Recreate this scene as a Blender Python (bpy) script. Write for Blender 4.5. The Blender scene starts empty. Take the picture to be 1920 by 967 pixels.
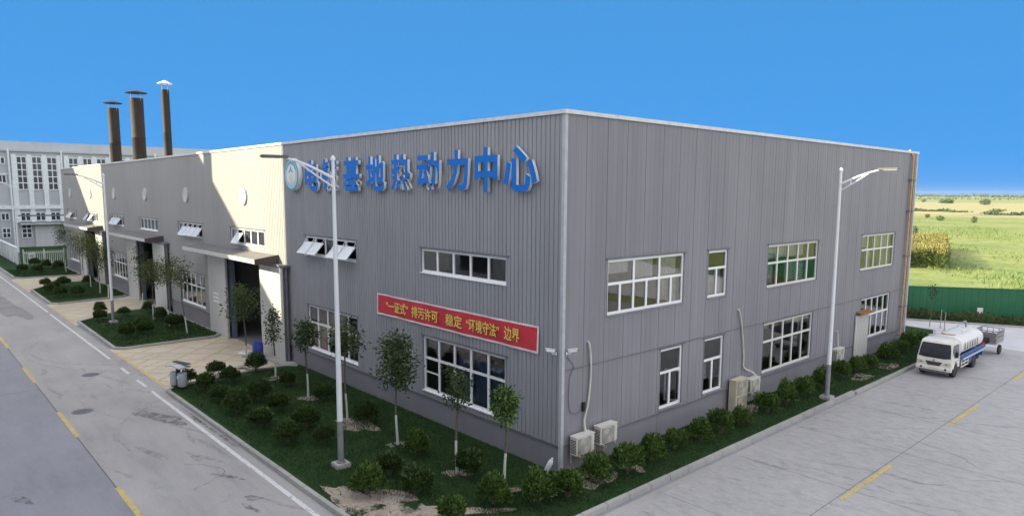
import bpy, bmesh, math, random
from mathutils import Vector, Matrix, Euler
import numpy as np

S = bpy.context.scene
COL = S.collection
RAD = math.radians
rng = random.Random(7)

# ------------------------------------------------------------------ camera
cam_d = bpy.data.cameras.new('camera')
cam = bpy.data.objects.new('camera', cam_d)
COL.objects.link(cam)
PITCH, YAW, ROLL = -0.1252, 0.8353, 0.005
f_ = Vector((-math.sin(YAW)*math.cos(PITCH), math.cos(YAW)*math.cos(PITCH), math.sin(PITCH)))
r_ = Vector((math.cos(YAW), math.sin(YAW), 0)); u_ = r_.cross(f_)
c_, s_ = math.cos(ROLL), math.sin(ROLL)
r2, u2 = c_*r_ + s_*u_, -s_*r_ + c_*u_
M = Matrix((r2, u2, -f_)).transposed().to_4x4()
M.translation = Vector((14.539, -15.278, 9.0))
cam.matrix_world = M
cam_d.sensor_width = 36.0
cam_d.lens = 1292.8/1920*36
cam_d.shift_y = -(483.5-523.47)/1920
cam_d.clip_start = 0.2
cam_d.clip_end = 12000
S.camera = cam

# ------------------------------------------------------------------ sky, sun, exposure
SUN_AZ, SUN_EL = RAD(235.0), RAD(22.5)          # direction to the sun, counter-clockwise from +x
sun_dir = Vector((math.cos(SUN_AZ)*math.cos(SUN_EL), math.sin(SUN_AZ)*math.cos(SUN_EL), math.sin(SUN_EL)))
W = bpy.data.worlds.new('World'); S.world = W
W.use_nodes = True
nt = W.node_tree; nt.nodes.clear()
out = nt.nodes.new('ShaderNodeOutputWorld'); bg = nt.nodes.new('ShaderNodeBackground')
bg.inputs['Strength'].default_value = 0.10
sky = nt.nodes.new('ShaderNodeTexSky'); sky.sky_type = 'NISHITA'; sky.sun_disc = False
sky.sun_elevation = SUN_EL; sky.sun_rotation = RAD(90) - SUN_AZ
sky.air_density = 1.0; sky.dust_density = 2.5; sky.ozone_density = 1.0
tc = nt.nodes.new('ShaderNodeTexCoord')
def wmath(op, a, b=None):
    n = nt.nodes.new('ShaderNodeMath'); n.operation = op
    for i, v in enumerate((a, b)):
        if v is None: continue
        if isinstance(v, (int, float)): n.inputs[i].default_value = v
        else: nt.links.new(v, n.inputs[i])
    return n.outputs[0]
dot = nt.nodes.new('ShaderNodeVectorMath'); dot.operation = 'DOT_PRODUCT'
nt.links.new(tc.outputs['Generated'], dot.inputs[0]); dot.inputs[1].default_value = (-0.74, 0.67, 0)
sep = nt.nodes.new('ShaderNodeSeparateXYZ'); nt.links.new(tc.outputs['Generated'], sep.inputs[0])
mr = nt.nodes.new('ShaderNodeMapRange'); mr.interpolation_type = 'SMOOTHSTEP'
mr.inputs[1].default_value = 0.25; mr.inputs[2].default_value = 0.62
nt.links.new(dot.outputs['Value'], mr.inputs[0])
mr2 = nt.nodes.new('ShaderNodeMapRange'); mr2.interpolation_type = 'SMOOTHSTEP'
mr2.inputs[1].default_value = 0.32; mr2.inputs[2].default_value = 0.6; mr2.inputs[3].default_value = 1; mr2.inputs[4].default_value = 0
nt.links.new(sep.outputs['Z'], mr2.inputs[0])
mask = wmath('MULTIPLY', mr.outputs[0], mr2.outputs[0])
# sky paled out of view, added for neutral light on shaded walls; blue ahead
pale_sky = nt.nodes.new('ShaderNodeMix'); pale_sky.data_type = 'RGBA'; pale_sky.inputs[0].default_value = 0.72
nt.links.new(sky.outputs[0], pale_sky.inputs[6]); pale_sky.inputs[7].default_value = (5.85, 5.75, 5.7, 1)
ramp = nt.nodes.new('ShaderNodeValToRGB')
nt.links.new(sep.outputs['Z'], ramp.inputs[0])
ramp.color_ramp.elements[0].position = 0.0; ramp.color_ramp.elements[0].color = (0.066, 0.335, 0.815, 1)
ramp.color_ramp.elements[1].position = 0.30; ramp.color_ramp.elements[1].color = (0.070, 0.320, 0.730, 1)
e = ramp.color_ramp.elements.new(0.012); e.color = (0.068, 0.36, 0.88, 1)
sc = nt.nodes.new('ShaderNodeVectorMath'); sc.operation = 'SCALE'; sc.inputs[3].default_value = 3.55
nt.links.new(ramp.outputs[0], sc.inputs[0])
mx = nt.nodes.new('ShaderNodeMix'); mx.data_type = 'RGBA'
nt.links.new(mask, mx.inputs[0]); nt.links.new(pale_sky.outputs[2], mx.inputs[6]); nt.links.new(sc.outputs[0], mx.inputs[7])
nt.links.new(mx.outputs[2], bg.inputs['Color']); nt.links.new(bg.outputs[0], out.inputs[0])

sun_d = bpy.data.lights.new('sun', 'SUN'); sun_d.energy = 4.6; sun_d.angle = RAD(0.5); sun_d.color = (1.0, 0.885, 0.60)
sun = bpy.data.objects.new('sun', sun_d); COL.objects.link(sun)
sun.rotation_euler = sun_dir.to_track_quat('Z', 'Y').to_euler()
sun.location = (-60, -80, 60)
vs = S.view_settings
vs.view_transform = 'Standard'; vs.look = 'None'; vs.gamma = 1.0; vs.use_curve_mapping = False
vs.exposure = 1.5
S.render.engine = 'CYCLES'
S.cycles.max_bounces = 6; S.cycles.diffuse_bounces = 3; S.cycles.glossy_bounces = 3
S.cycles.transmission_bounces = 4; S.cycles.transparent_max_bounces = 12
S.cycles.caustics_reflective = False; S.cycles.caustics_refractive = False
S.cycles.sample_clamp_indirect = 6.0
S.cycles.use_denoising = True

# ------------------------------------------------------------------ materials
def new_mat(name):
    m = bpy.data.materials.new(name); m.use_nodes = True
    n = m.node_tree.nodes; b = n['Principled BSDF']
    return m, m.node_tree, b
def N(t, kind, **kw):
    n = t.nodes.new(kind)
    for k, v in kw.items(): setattr(n, k, v)
    return n
def noise(t, scale, detail=4, rough=0.6, vec=None, stretch=None):
    n = N(t, 'ShaderNodeTexNoise'); n.inputs['Scale'].default_value = scale
    n.inputs['Detail'].default_value = detail; n.inputs['Roughness'].default_value = rough
    if vec is None:
        vec = N(t, 'ShaderNodeNewGeometry').outputs['Position']
    if stretch:
        mp = N(t, 'ShaderNodeMapping'); mp.inputs['Scale'].default_value = stretch
        t.links.new(vec, mp.inputs[0]); vec = mp.outputs[0]
    t.links.new(vec, n.inputs['Vector'])
    return n.outputs['Fac']
def ramp_(t, fac, stops):
    r = N(t, 'ShaderNodeValToRGB'); e = r.color_ramp.elements
    while len(e) < len(stops): e.new(0.5)
    for el, (p, c) in zip(e, stops):
        el.position = p; el.color = (*c, 1) if len(c) == 3 else c
    t.links.new(fac, r.inputs[0]); return r.outputs[0]
def mixc(t, fac, a, b, mode='MIX'):
    n = N(t, 'ShaderNodeMix', data_type='RGBA', blend_type=mode)
    for i, v in ((0, fac), (6, a), (7, b)):
        if isinstance(v, (int, float)): n.inputs[i].default_value = v
        elif isinstance(v, tuple): n.inputs[i].default_value = (*v, 1)
        else: t.links.new(v, n.inputs[i])
    return n.outputs[2]
def bump(t, b, h, dist=0.02, strength=0.5):
    n = N(t, 'ShaderNodeBump'); n.inputs['Distance'].default_value = dist; n.inputs['Strength'].default_value = strength
    t.links.new(h, n.inputs['Height']); t.links.new(n.outputs[0], b.inputs['Normal'])
def simple(name, col, rough=0.5, metal=0.0, var=0.12, scale=3.0, spec=0.5, bmp=0):
    m, t, b = new_mat(name)
    k = noise(t, scale, 5)
    lo = tuple(max(0, c*(1-var)) for c in col); hi = tuple(min(1, c*(1+var)) for c in col)
    t.links.new(ramp_(t, k, [(0.3, lo), (0.7, hi)]), b.inputs['Base Color'])
    b.inputs['Roughness'].default_value = rough; b.inputs['Metallic'].default_value = metal
    b.inputs['Specular IOR Level'].default_value = spec
    if bmp: bump(t, b, noise(t, scale*8, 4), bmp)
    return m

def wall_mat(name, col, streak=0.10, dirt_z=True):
    m, t, b = new_mat(name)
    a = noise(t, 1.0, 5, 0.65, stretch=(1.6, 1.6, 0.09))     # rain streaks running down the sheets
    k = noise(t, 0.22, 3, 0.5)
    c = ramp_(t, a, [(0.32, tuple(x*(1-streak) for x in col)), (0.68, tuple(x*(1+streak*0.7) for x in col))])
    c2 = ramp_(t, k, [(0.3, (0.93, 0.93, 0.94)), (0.7, (1.05, 1.05, 1.04))])
    t.links.new(mixc(t, 1.0, c, c2, 'MULTIPLY'), b.inputs['Base Color'])
    b.inputs['Roughness'].default_value = 0.55; b.inputs['Specular IOR Level'].default_value = 0.35
    bump(t, b, noise(t, 0.8, 2), 0.012, 0.6)
    return m
def concrete_mat(name, col, streak_scale, tint=(1, 1, 1), strength=0.18, joint=None, mottle=0.0, ss=0.5):
    m, t, b = new_mat(name)
    big = noise(t, 0.16, 5, 0.6)
    st = noise(t, ss, 7, 0.72, stretch=streak_scale)
    fine = noise(t, 14, 3, 0.7)
    c = ramp_(t, big, [(0.25, tuple(x*(1-strength)*y for x, y in zip(col, tint))), (0.75, tuple(x*(1+strength*0.6)*y for x, y in zip(col, tint)))])
    c = mixc(t, 1.0, c, ramp_(t, st, [(0.30, (0.82, 0.81, 0.83)), (0.48, (0.97, 0.97, 0.97)), (0.75, (1.10, 1.09, 1.07))]), 'MULTIPLY')
    c = mixc(t, 1.0, c, ramp_(t, fine, [(0.3, (0.92, 0.92, 0.92)), (0.7, (1.06, 1.06, 1.06))]), 'MULTIPLY')
    if mottle: c = mixc(t, 1.0, c, ramp_(t, noise(t, 3.2, 7, 0.75, stretch=(0.7, 1.6, 1)), [(0.36, (1-mottle,)*3), (0.50, (1, 1, 1)), (0.7, (1.08,)*3)]), 'MULTIPLY')
    blot = noise(t, 0.55, 7, 0.72, stretch=(1, 1, 1))
    c = mixc(t, 1.0, c, ramp_(t, blot, [(0.28, (0.80, 0.78, 0.79)), (0.40, (1, 1, 1))]), 'MULTIPLY')
    t.links.new(c, b.inputs['Base Color'])
    b.inputs['Roughness'].default_value = 0.85; b.inputs['Specular IOR Level'].default_value = 0.25
    bump(t, b, fine, 0.01, 0.35)
    return m
def glass_mat(name, tint=(0.55, 0.6, 0.66), refl=1.0):
    m, t, b = new_mat(name)
    t.nodes.remove(b)
    tr = N(t, 'ShaderNodeBsdfTransparent'); tr.inputs[0].default_value = (*tint, 1)
    gl = N(t, 'ShaderNodeBsdfGlossy'); gl.inputs['Roughness'].default_value = 0.03; gl.inputs[0].default_value = (0.92, 0.94, 0.96, 1)
    fr = N(t, 'ShaderNodeFresnel'); fr.inputs[0].default_value = 1.5
    k = N(t, 'ShaderNodeBump'); k.inputs['Distance'].default_value = 0.004; k.inputs['Strength'].default_value = 0.4
    t.links.new(noise(t, 1.3, 2), k.inputs['Height']); t.links.new(k.outputs[0], gl.inputs['Normal'])
    ml = N(t, 'ShaderNodeMath', operation='MULTIPLY'); t.links.new(fr.outputs[0], ml.inputs[0]); ml.inputs[1].default_value = refl
    mx = N(t, 'ShaderNodeMixShader'); t.links.new(ml.outputs[0], mx.inputs[0]); t.links.new(tr.outputs[0], mx.inputs[1]); t.links.new(gl.outputs[0], mx.inputs[2])
    t.links.new(mx.outputs[0], t.nodes['Material Output'].inputs[0])
    return m
def leaf_mat(name, lo, hi, tr=0.25):
    m, t, b = new_mat(name)
    g = N(t, 'ShaderNodeNewGeometry')
    c = ramp_(t, g.outputs['Random Per Island'], [(0.0, lo), (0.6, tuple((x+y)/2 for x, y in zip(lo, hi))), (1.0, hi)])
    t.links.new(c, b.inputs['Base Color']); b.inputs['Roughness'].default_value = 0.55
    b.inputs['Specular IOR Level'].default_value = 0.3
    tl = N(t, 'ShaderNodeBsdfTranslucent'); t.links.new(c, tl.inputs[0])
    mx = N(t, 'ShaderNodeMixShader'); mx.inputs[0].default_value = tr
    t.links.new(b.outputs[0], mx.inputs[1]); t.links.new(tl.outputs[0], mx.inputs[2])
    t.links.new(mx.outputs[0], t.nodes['Material Output'].inputs[0])
    return m

MT = {}
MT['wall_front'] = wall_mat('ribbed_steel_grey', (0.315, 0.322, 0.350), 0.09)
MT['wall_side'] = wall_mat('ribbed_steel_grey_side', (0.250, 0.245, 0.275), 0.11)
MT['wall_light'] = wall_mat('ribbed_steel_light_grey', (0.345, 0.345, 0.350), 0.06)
MT['plinth'] = wall_mat('plinth_grey', (0.245, 0.240, 0.272), 0.05)
MT['trim'] = simple('light_grey_trim', (0.46, 0.48, 0.52), 0.45)
MT['coping'] = simple('white_coping', (0.66, 0.67, 0.69), 0.4)
MT['dark_trim'] = simple('dark_grey_trim', (0.16, 0.16, 0.18), 0.5)
MT['roof'] = simple('roof_sheet', (0.42, 0.42, 0.43), 0.6)
MT['upvc'] = simple('white_upvc', (0.88, 0.89, 0.91), 0.35, var=0.04)
MT['upvc_warm'] = simple('white_upvc_aged', (0.76, 0.74, 0.71), 0.4, var=0.06)
MT['glass'] = glass_mat('window_glass', (0.78, 0.81, 0.85), 1.8)
MT['glass_sky'] = simple('sash_glass_painted_sky', (0.74, 0.78, 0.82), 0.12, var=0.05)  # sky reflection on the open sashes painted in as a pale colour
MT['blind'] = simple('cream_blind', (0.56, 0.55, 0.50), 0.8, scale=9)
MT['tan'] = simple('tan_curtain', (0.42, 0.31, 0.20), 0.9, scale=6, var=0.35)
MT['blue_curtain'] = simple('blue_curtain', (0.17, 0.22, 0.36), 0.9, scale=5, var=0.25)
MT['grey_curtain'] = simple('grey_curtain', (0.33, 0.33, 0.33), 0.9, scale=6, var=0.3)
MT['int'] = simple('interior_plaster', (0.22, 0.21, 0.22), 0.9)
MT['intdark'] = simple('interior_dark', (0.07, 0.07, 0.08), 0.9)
MT['leafdoor'] = wall_mat('sliding_door_sheet', (0.56, 0.56, 0.55), 0.05)
MT['canopy'] = simple('canopy_sheet', (0.16, 0.155, 0.165), 0.6)
MT['blue'] = simple('sign_blue', (0.004, 0.175, 0.66), 0.5, var=0.05, spec=0.25)
MT['white'] = simple('white_paint', (0.82, 0.83, 0.84), 0.35, var=0.04)
MT['cream'] = simple('cream_paint', (0.72, 0.70, 0.60), 0.4, var=0.08)
MT['paleblue'] = simple('emblem_pale_blue', (0.42, 0.66, 0.76), 0.4, var=0.05)
MT['teal'] = simple('emblem_teal', (0.05, 0.34, 0.45), 0.4, var=0.05)
MT['red'] = simple('banner_red', (0.60, 0.035, 0.06), 0.6, var=0.06)
MT['yellow_txt'] = simple('banner_yellow', (0.80, 0.66, 0.14), 0.6, var=0.05)
MT['pink'] = simple('banner_hem', (0.80, 0.70, 0.72), 0.6)
MT['road_near'] = concrete_mat('concrete_lane', (0.405, 0.392, 0.40), (0.35, 1.6, 1))
MT['road_far'] = concrete_mat('weathered_lane', (0.305, 0.31, 0.35), (0.5, 1.4, 1), strength=0.10)
MT['road_right'] = concrete_mat('dusty_concrete', (0.43, 0.42, 0.435), (0.8, 1.2, 1), strength=0.12, mottle=0.12, ss=2.4)
MT['apron'] = concrete_mat('pale_concrete', (0.60, 0.54, 0.465), (0.8, 0.8, 1), strength=0.10)
MT['kerb'] = concrete_mat('kerb_concrete', (0.43, 0.42, 0.41), (1, 1, 1))
MT['pale_conc'] = concrete_mat('pale_yard_concrete', (0.56, 0.56, 0.60), (0.8, 0.8, 1), strength=0.06)
MT['lamp'] = simple('lamp_white', (0.80, 0.82, 0.86), 0.35, var=0.04)
MT['lamp_grey'] = simple('lamp_grey_base', (0.24, 0.245, 0.27), 0.5)
MT['lamp_head'] = simple('lamp_head_grey', (0.12, 0.12, 0.13), 0.4)
MT['ac'] = simple('ac_ivory', (0.68, 0.66, 0.61), 0.45, var=0.07)
MT['ac_old'] = simple('ac_yellowed', (0.58, 0.53, 0.42), 0.5, var=0.15)
MT['grille'] = simple('grille_taupe', (0.33, 0.31, 0.28), 0.6)
MT['black'] = simple('black_plastic', (0.02, 0.02, 0.022), 0.45)
MT['rubber'] = simple('tyre_rubber', (0.035, 0.033, 0.032), 0.8)
MT['steel'] = simple('bare_steel', (0.38, 0.38, 0.39), 0.4, metal=0.6)
MT['rust'] = simple('rusty_iron', (0.26, 0.12, 0.045), 0.8, var=0.4, scale=6)
MT['stack'] = simple('stack_brown', (0.020, 0.013, 0.009), 0.8, var=0.35, scale=1.2)
MT['pipe_tan'] = simple('gas_pipe_tan', (0.46, 0.33, 0.20), 0.6, var=0.2)
MT['hose'] = simple('wrapped_hose', (0.60, 0.57, 0.52), 0.7)
MT['truck_white'] = simple('truck_white', (0.80, 0.79, 0.73), 0.3, var=0.06)
MT['tank_white'] = simple('tank_white', (0.74, 0.73, 0.72), 0.4, var=0.10, scale=2)
MT['truck_blue'] = simple('truck_blue', (0.03, 0.08, 0.28), 0.4, var=0.15)
MT['pale_blue_p'] = simple('rail_pale_blue', (0.38, 0.47, 0.62), 0.5)
MT['wscreen'] = glass_mat('windscreen_glass', (0.30, 0.33, 0.36), 1.3)
MT['lens'] = simple('headlight_lens', (0.62, 0.63, 0.46), 0.15)
MT['fence_green'] = simple('fence_green', (0.016, 0.14, 0.062), 0.5, var=0.10, scale=0.6)
MT['bark'] = simple('bark', (0.13, 0.10, 0.085), 0.9, var=0.3, scale=14)
MT['lime'] = simple('whitewash', (0.62, 0.60, 0.56), 0.9, var=0.12, scale=12)
MT['leaf_bush'] = leaf_mat('bush_leaf_shaded', (0.010, 0.026, 0.008), (0.115, 0.185, 0.05))  # shrub leaf darkened to paint in the shade of the front lawn
MT['leaf_bush_b'] = leaf_mat('bush_leaf_bright', (0.012, 0.036, 0.008), (0.19, 0.31, 0.07))
MT['leaf_tree'] = leaf_mat('tree_leaf', (0.026, 0.050, 0.016), (0.10, 0.15, 0.05))
MT['leaf_tree_y'] = leaf_mat('tree_leaf_olive', (0.045, 0.065, 0.016), (0.16, 0.19, 0.06))
MT['grass_b'] = leaf_mat('grass_blade', (0.017, 0.052, 0.016), (0.075, 0.135, 0.042))
MT['corn'] = leaf_mat('maize_leaf_shaded', (0.025, 0.055, 0.012), (0.14, 0.17, 0.045), 0.25)  # dark green paints in the shade low in the maize
MT['weed'] = leaf_mat('field_weed', (0.10, 0.165, 0.045), (0.26, 0.31, 0.10), 0.35)
MT['far_leaf'] = leaf_mat('far_leaf', (0.04, 0.08, 0.03), (0.11, 0.15, 0.06))
MT['dist_wall'] = wall_mat('distant_render', (0.47, 0.50, 0.54), 0.05)
MT['dist_white'] = simple('distant_white', (0.74, 0.78, 0.82), 0.6)
MT['dist_glass'] = simple('distant_glass', (0.05, 0.055, 0.075), 0.1, var=0.5, scale=0.7)
MT['pale_wall'] = wall_mat('pale_boundary_wall', (0.60, 0.62, 0.66), 0.06)
MT['yellow_line'] = None
def paint(name, col):
    m, t, b = new_mat(name)
    k = noise(t, 7, 6, 0.75)
    b.inputs['Roughness'].default_value = 0.7
    c = ramp_(t, noise(t, 2.0, 3), [(0.3, tuple(x*0.85 for x in col)), (0.7, col)])
    t.links.new(c, b.inputs['Base Color'])
    tr = N(t, 'ShaderNodeBsdfTransparent'); mx = N(t, 'ShaderNodeMixShader')
    t.links.new(ramp_(t, k, [(0.34, (1, 1, 1)), (0.44, (0, 0, 0))]), mx.inputs[0])   # worn-off flakes
    t.links.new(b.outputs[0], mx.inputs[1]); t.links.new(tr.outputs[0], mx.inputs[2])
    t.links.new(mx.outputs[0], t.nodes['Material Output'].inputs[0])
    return m
MT['yellow_line'] = paint('road_paint_yellow', (0.62, 0.48, 0.20))
MT['yellow_faded'] = paint('road_paint_yellow_faded', (0.60, 0.47, 0.17))
MT['white_line'] = paint('road_paint_white', (0.72, 0.72, 0.74))
MT['hatch_line'] = paint('hatch_paint_yellow', (0.66, 0.50, 0.26))
def lawn_mat(name, lo, hi, soil):
    m, t, b = new_mat(name)
    c = ramp_(t, noise(t, 1.6, 6, 0.7), [(0.3, lo), (0.7, hi)])
    c = mixc(t, 1.0, c, ramp_(t, noise(t, 30, 3, 0.8), [(0.3, (0.55, 0.55, 0.55)), (0.7, (1.3, 1.3, 1.3))]), 'MULTIPLY')
    c = mixc(t, ramp_(t, noise(t, 0.9, 7, 0.75), [(0.62, (0, 0, 0)), (0.72, (0.6, 0.6, 0.6))]), c, soil)
    t.links.new(c, b.inputs['Base Color']); b.inputs['Roughness'].default_value = 0.95
    b.inputs['Specular IOR Level'].default_value = 0.1
    bump(t, b, noise(t, 25, 4, 0.8), 0.05, 0.7)
    return m
MT['lawn'] = lawn_mat('lawn', (0.020, 0.050, 0.018), (0.046, 0.088, 0.032), (0.10, 0.085, 0.06))
MT['soil'] = simple('bare_soil', (0.25, 0.205, 0.165), 0.95, var=0.35, scale=5, bmp=0.03)
def field_mat():
    m, t, b = new_mat('meadow')
    pos = N(t, 'ShaderNodeNewGeometry').outputs['Position']
    a = noise(t, 0.035, 6, 0.65, vec=pos)
    f = noise(t, 0.30, 6, 0.75, vec=pos)
    g = noise(t, 2.5, 4, 0.8, vec=pos)
    c = ramp_(t, a, [(0.30, (0.13, 0.19, 0.075)), (0.46, (0.205, 0.26, 0.105)), (0.60, (0.25, 0.285, 0.125)), (0.72, (0.28, 0.27, 0.14))])
    c = mixc(t, 1.0, c, ramp_(t, f, [(0.28, (0.55, 0.62, 0.5)), (0.5, (1, 1, 1)), (0.75, (1.18, 1.1, 0.95))]), 'MULTIPLY')
    c = mixc(t, 1.0, c, ramp_(t, g, [(0.3, (0.72, 0.74, 0.7)), (0.7, (1.15, 1.12, 1.1))]), 'MULTIPLY')
    # ripe strips far out, running across the view
    ln = N(t, 'ShaderNodeVectorMath', operation='DOT_PRODUCT'); t.links.new(pos, ln.inputs[0]); ln.inputs[1].default_value = (-0.15, 0.989, 0)
    wob = N(t, 'ShaderNodeMath', operation='MULTIPLY_ADD'); t.links.new(noise(t, 0.006, 3, vec=pos), wob.inputs[0]); wob.inputs[1].default_value = 200; t.links.new(ln.outputs['Value'], wob.inputs[2])
    mrg = N(t, 'ShaderNodeMapRange'); mrg.inputs[1].default_value = 0; mrg.inputs[2].default_value = 2000; t.links.new(wob.outputs[0], mrg.inputs[0])
    k = ramp_(t, mrg.outputs[0], [(0.20, (0, 0, 0)), (0.225, (0.85,)*3), (0.50, (0.8,)*3), (0.55, (0.15,)*3)])
    c = mixc(t, k, c, (0.34, 0.31, 0.19))
    t.links.new(c, b.inputs['Base Color']); b.inputs['Roughness'].default_value = 0.95; b.inputs['Specular IOR Level'].default_value = 0.1
    bump(t, b, f, 0.5, 0.6)
    return m
MT['field'] = field_mat()

# ------------------------------------------------------------------ mesh helpers
class MB:
    def __init__(s): s.v = []; s.f = []; s.mi = []; s.cur = 0
    def quad(s, a, b, c, d):
        n = len(s.v); s.v += [tuple(a), tuple(b), tuple(c), tuple(d)]; s.f.append((n, n+1, n+2, n+3)); s.mi.append(s.cur)
    def poly(s, pts):
        n = len(s.v); s.v += [tuple(p) for p in pts]; s.f.append(tuple(range(n, n+len(pts)))); s.mi.append(s.cur)
    def box(s, x0, y0, z0, x1, y1, z1, mat=None):
        x0, x1 = sorted((x0, x1)); y0, y1 = sorted((y0, y1)); z0, z1 = sorted((z0, z1))
        n = len(s.v)
        pts = [(x0,y0,z0),(x1,y0,z0),(x1,y1,z0),(x0,y1,z0),(x0,y0,z1),(x1,y0,z1),(x1,y1,z1),(x0,y1,z1)]
        if mat is not None: pts = [tuple(mat @ Vector(p)) for p in pts]
        s.v += pts
        for q in ((0,3,2,1),(4,5,6,7),(0,1,5,4),(1,2,6,5),(2,3,7,6),(3,0,4,7)):
            s.f.append(tuple(n+i for i in q)); s.mi.append(s.cur)
        return s
    def prism(s, poly, lo, hi, axis=2, taper=None):
        """extrude a 2-D polygon between lo and hi along axis"""
        def P(p, w):
            if axis == 2: return (p[0], p[1], w)
            if axis == 0: return (w, p[0], p[1])
            return (p[0], w, p[1])
        n = len(s.v); k = len(poly)
        s.v += [P(p, lo if taper is None else -taper(p)) for p in poly] + [P(p, hi if taper is None else taper(p)) for p in poly]
        for i in range(k):
            j = (i+1) % k
            s.f.append((n+i, n+j, n+k+j, n+k+i)); s.mi.append(s.cur)
        s.f.append(tuple(n+i for i in reversed(range(k)))); s.mi.append(s.cur)
        s.f.append(tuple(n+k+i for i in range(k))); s.mi.append(s.cur)
        return s
    def tube(s, pts, r, n=8, cap=True):
        pts = [Vector(p) for p in pts]; rs = r if isinstance(r, (list, tuple)) else [r]*len(pts)
        base = len(s.v); prev = None
        for i, p in enumerate(pts):
            d = (pts[min(i+1, len(pts)-1)] - pts[max(i-1, 0)]).normalized()
            a = Vector((0, 0, 1)) if abs(d.z) < 0.9 else Vector((1, 0, 0))
            if prev is not None: a = prev
            x = (a - d*a.dot(d)).normalized(); y = d.cross(x); prev = x
            for k in range(n):
                t = 2*math.pi*k/n
                s.v.append(tuple(p + x*math.cos(t)*rs[i] + y*math.sin(t)*rs[i]))
        for i in range(len(pts)-1):
            for k in range(n):
                a, b = base+i*n+k, base+i*n+(k+1) % n
                s.f.append((a, b, b+n, a+n)); s.mi.append(s.cur)
        if cap:
            s.f.append(tuple(base+k for k in reversed(range(n)))); s.mi.append(s.cur)
            s.f.append(tuple(base+(len(pts)-1)*n+k for k in range(n))); s.mi.append(s.cur)
        return s
    def lathe(s, prof, c=(0, 0, 0), n=24, axis=2):
        """profile [(r, h)] turned round an axis"""
        base = len(s.v); c = Vector(c)
        for r, h in prof:
            for k in range(n):
                t = 2*math.pi*k/n; a, b = r*math.cos(t), r*math.sin(t)
                p = {2: (a, b, h), 0: (h, a, b), 1: (b, h, a)}[axis]
                s.v.append(tuple(c+Vector(p)))
        for i in range(len(prof)-1):
            for k in range(n):
                a, b = base+i*n+k, base+i*n+(k+1) % n
                s.f.append((a, b, b+n, a+n)); s.mi.append(s.cur)
        s.f.append(tuple(base+k for k in reversed(range(n)))); s.mi.append(s.cur)
        s.f.append(tuple(base+(len(prof)-1)*n+k for k in range(n))); s.mi.append(s.cur)
        return s
    def build(s, name, mats, parent=None, smooth=False, bevel=0.0, loc=None):
        me = bpy.data.meshes.new(name)
        me.from_pydata(s.v, [], s.f)
        if not isinstance(mats, (list, tuple)): mats = [mats]
        for m in mats: me.materials.append(m)
        me.polygons.foreach_set('material_index', s.mi)
        if smooth:
            me.polygons.foreach_set('use_smooth', [True]*len(me.polygons))
        me.update()
        if bevel:
            bm = bmesh.new(); bm.from_mesh(me)
            bmesh.ops.remove_doubles(bm, verts=bm.verts, dist=1e-5)
            ed = [e for e in bm.edges if len(e.link_faces) == 2 and e.calc_face_angle(0) > 0.5]
            bmesh.ops.bevel(bm, geom=ed, offset=bevel, segments=2, affect='EDGES', clamp_overlap=True)
            bm.to_mesh(me); bm.free()
            try: me.set_sharp_from_angle(angle=RAD(40)); 
            except Exception: pass
        elif smooth:
            try: me.set_sharp_from_angle(angle=RAD(40))
            except Exception: pass
        o = bpy.data.objects.new(name, me); COL.objects.link(o)
        if parent is not None: o.parent = parent
        if loc is not None: o.location = loc
        return o

def tag(o, label=None, cat=None, group=None, kind=None):
    if label: o['label'] = label
    if cat: o['category'] = cat
    if group: o['group'] = group
    if kind: o['kind'] = kind
    return o
def empty(name, loc=(0, 0, 0), rz=0.0, label=None, cat=None, group=None):
    o = bpy.data.objects.new(name, None); COL.objects.link(o)
    o.empty_display_size = 0.2; o.location = loc; o.rotation_euler = (0, 0, rz)
    return tag(o, label, cat, group)
def copy_tree(o, parent=None):
    c = o.copy(); COL.objects.link(c)
    if parent is not None: c.parent = parent
    for ch in list(o.children): copy_tree(ch, c)
    return c
def structure(o): o['kind'] = 'structure'; return o
def sheet(name, poly, z, mat, kind='structure'):
    b = MB(); b.poly([(x, y, z) for x, y in poly]); o = b.build(name, mat); o['kind'] = kind; return o

# ------------------------------------------------------------------ ground, roads, kerbs
b = MB(); b.quad((-4000, -700, -0.08), (2500, -700, -0.08), (2500, 6000, -0.08), (-4000, 6000, -0.08))
structure(b.build('field', MT['field']))
sheet('yard', [(-140, -160), (60, -160), (60, 29.5), (-140, 29.5)], -0.03, MT['road_far'])
sheet('road', [(-150, -10.72), (2.6, -10.72), (2.6, -6.45), (-150, -6.45)], 0.0, MT['road_near'])
sheet('road', [(-150, -15.2), (2.6, -15.2), (2.6, -10.735), (-150, -10.735)], -0.002, MT['road_far'])
sheet('road', [(2.604, -30), (11.2, -30), (11.2, 33), (2.604, 33)], 0.0, MT['road_right'])
FA, FB = Vector((-3.05, 40.60, 0)), Vector((3.07, 44.80, 0))       # fence line
fd = (FB-FA).normalized(); fn = Vector((fd.y, -fd.x, 0))
def fp(s, off=0): p = FA + fd*s + fn*off; return (p.x, p.y)
KA, KB = Vector((-2.9, 38.75, 0)), Vector((3.9, 41.75, 0)); kd = (KB-KA).normalized()
def kp(s): p = KA + kd*s; return (p.x, p.y)
sheet('road', [(-19, 30.5), (2.6, 30.5), (2.6, 33.004), (60, 33.004), kp(110), kp(-17.6)], 0.0, MT['pale_conc'])
# door aprons
for x0, x1 in ((-28.6, -18.8), (-49.2, -39.2), (-70.0, -59.6)):
    sheet('pavement', [(x0-0.9, -6.45), (x1+0.4, -6.45), (x1+0.2, -0.05), (x0-4.5 if x0 < -30 else x0-0.9, -0.05)], 0.006, MT['apron'])
b = MB()
b.poly([(-150, -6.0, -0.012), (0, -6.0, -0.012), (0, 0.5, -0.012), (-150, 0.5, -0.012)])
structure(b.build('pavement', MT['apron']))

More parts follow.
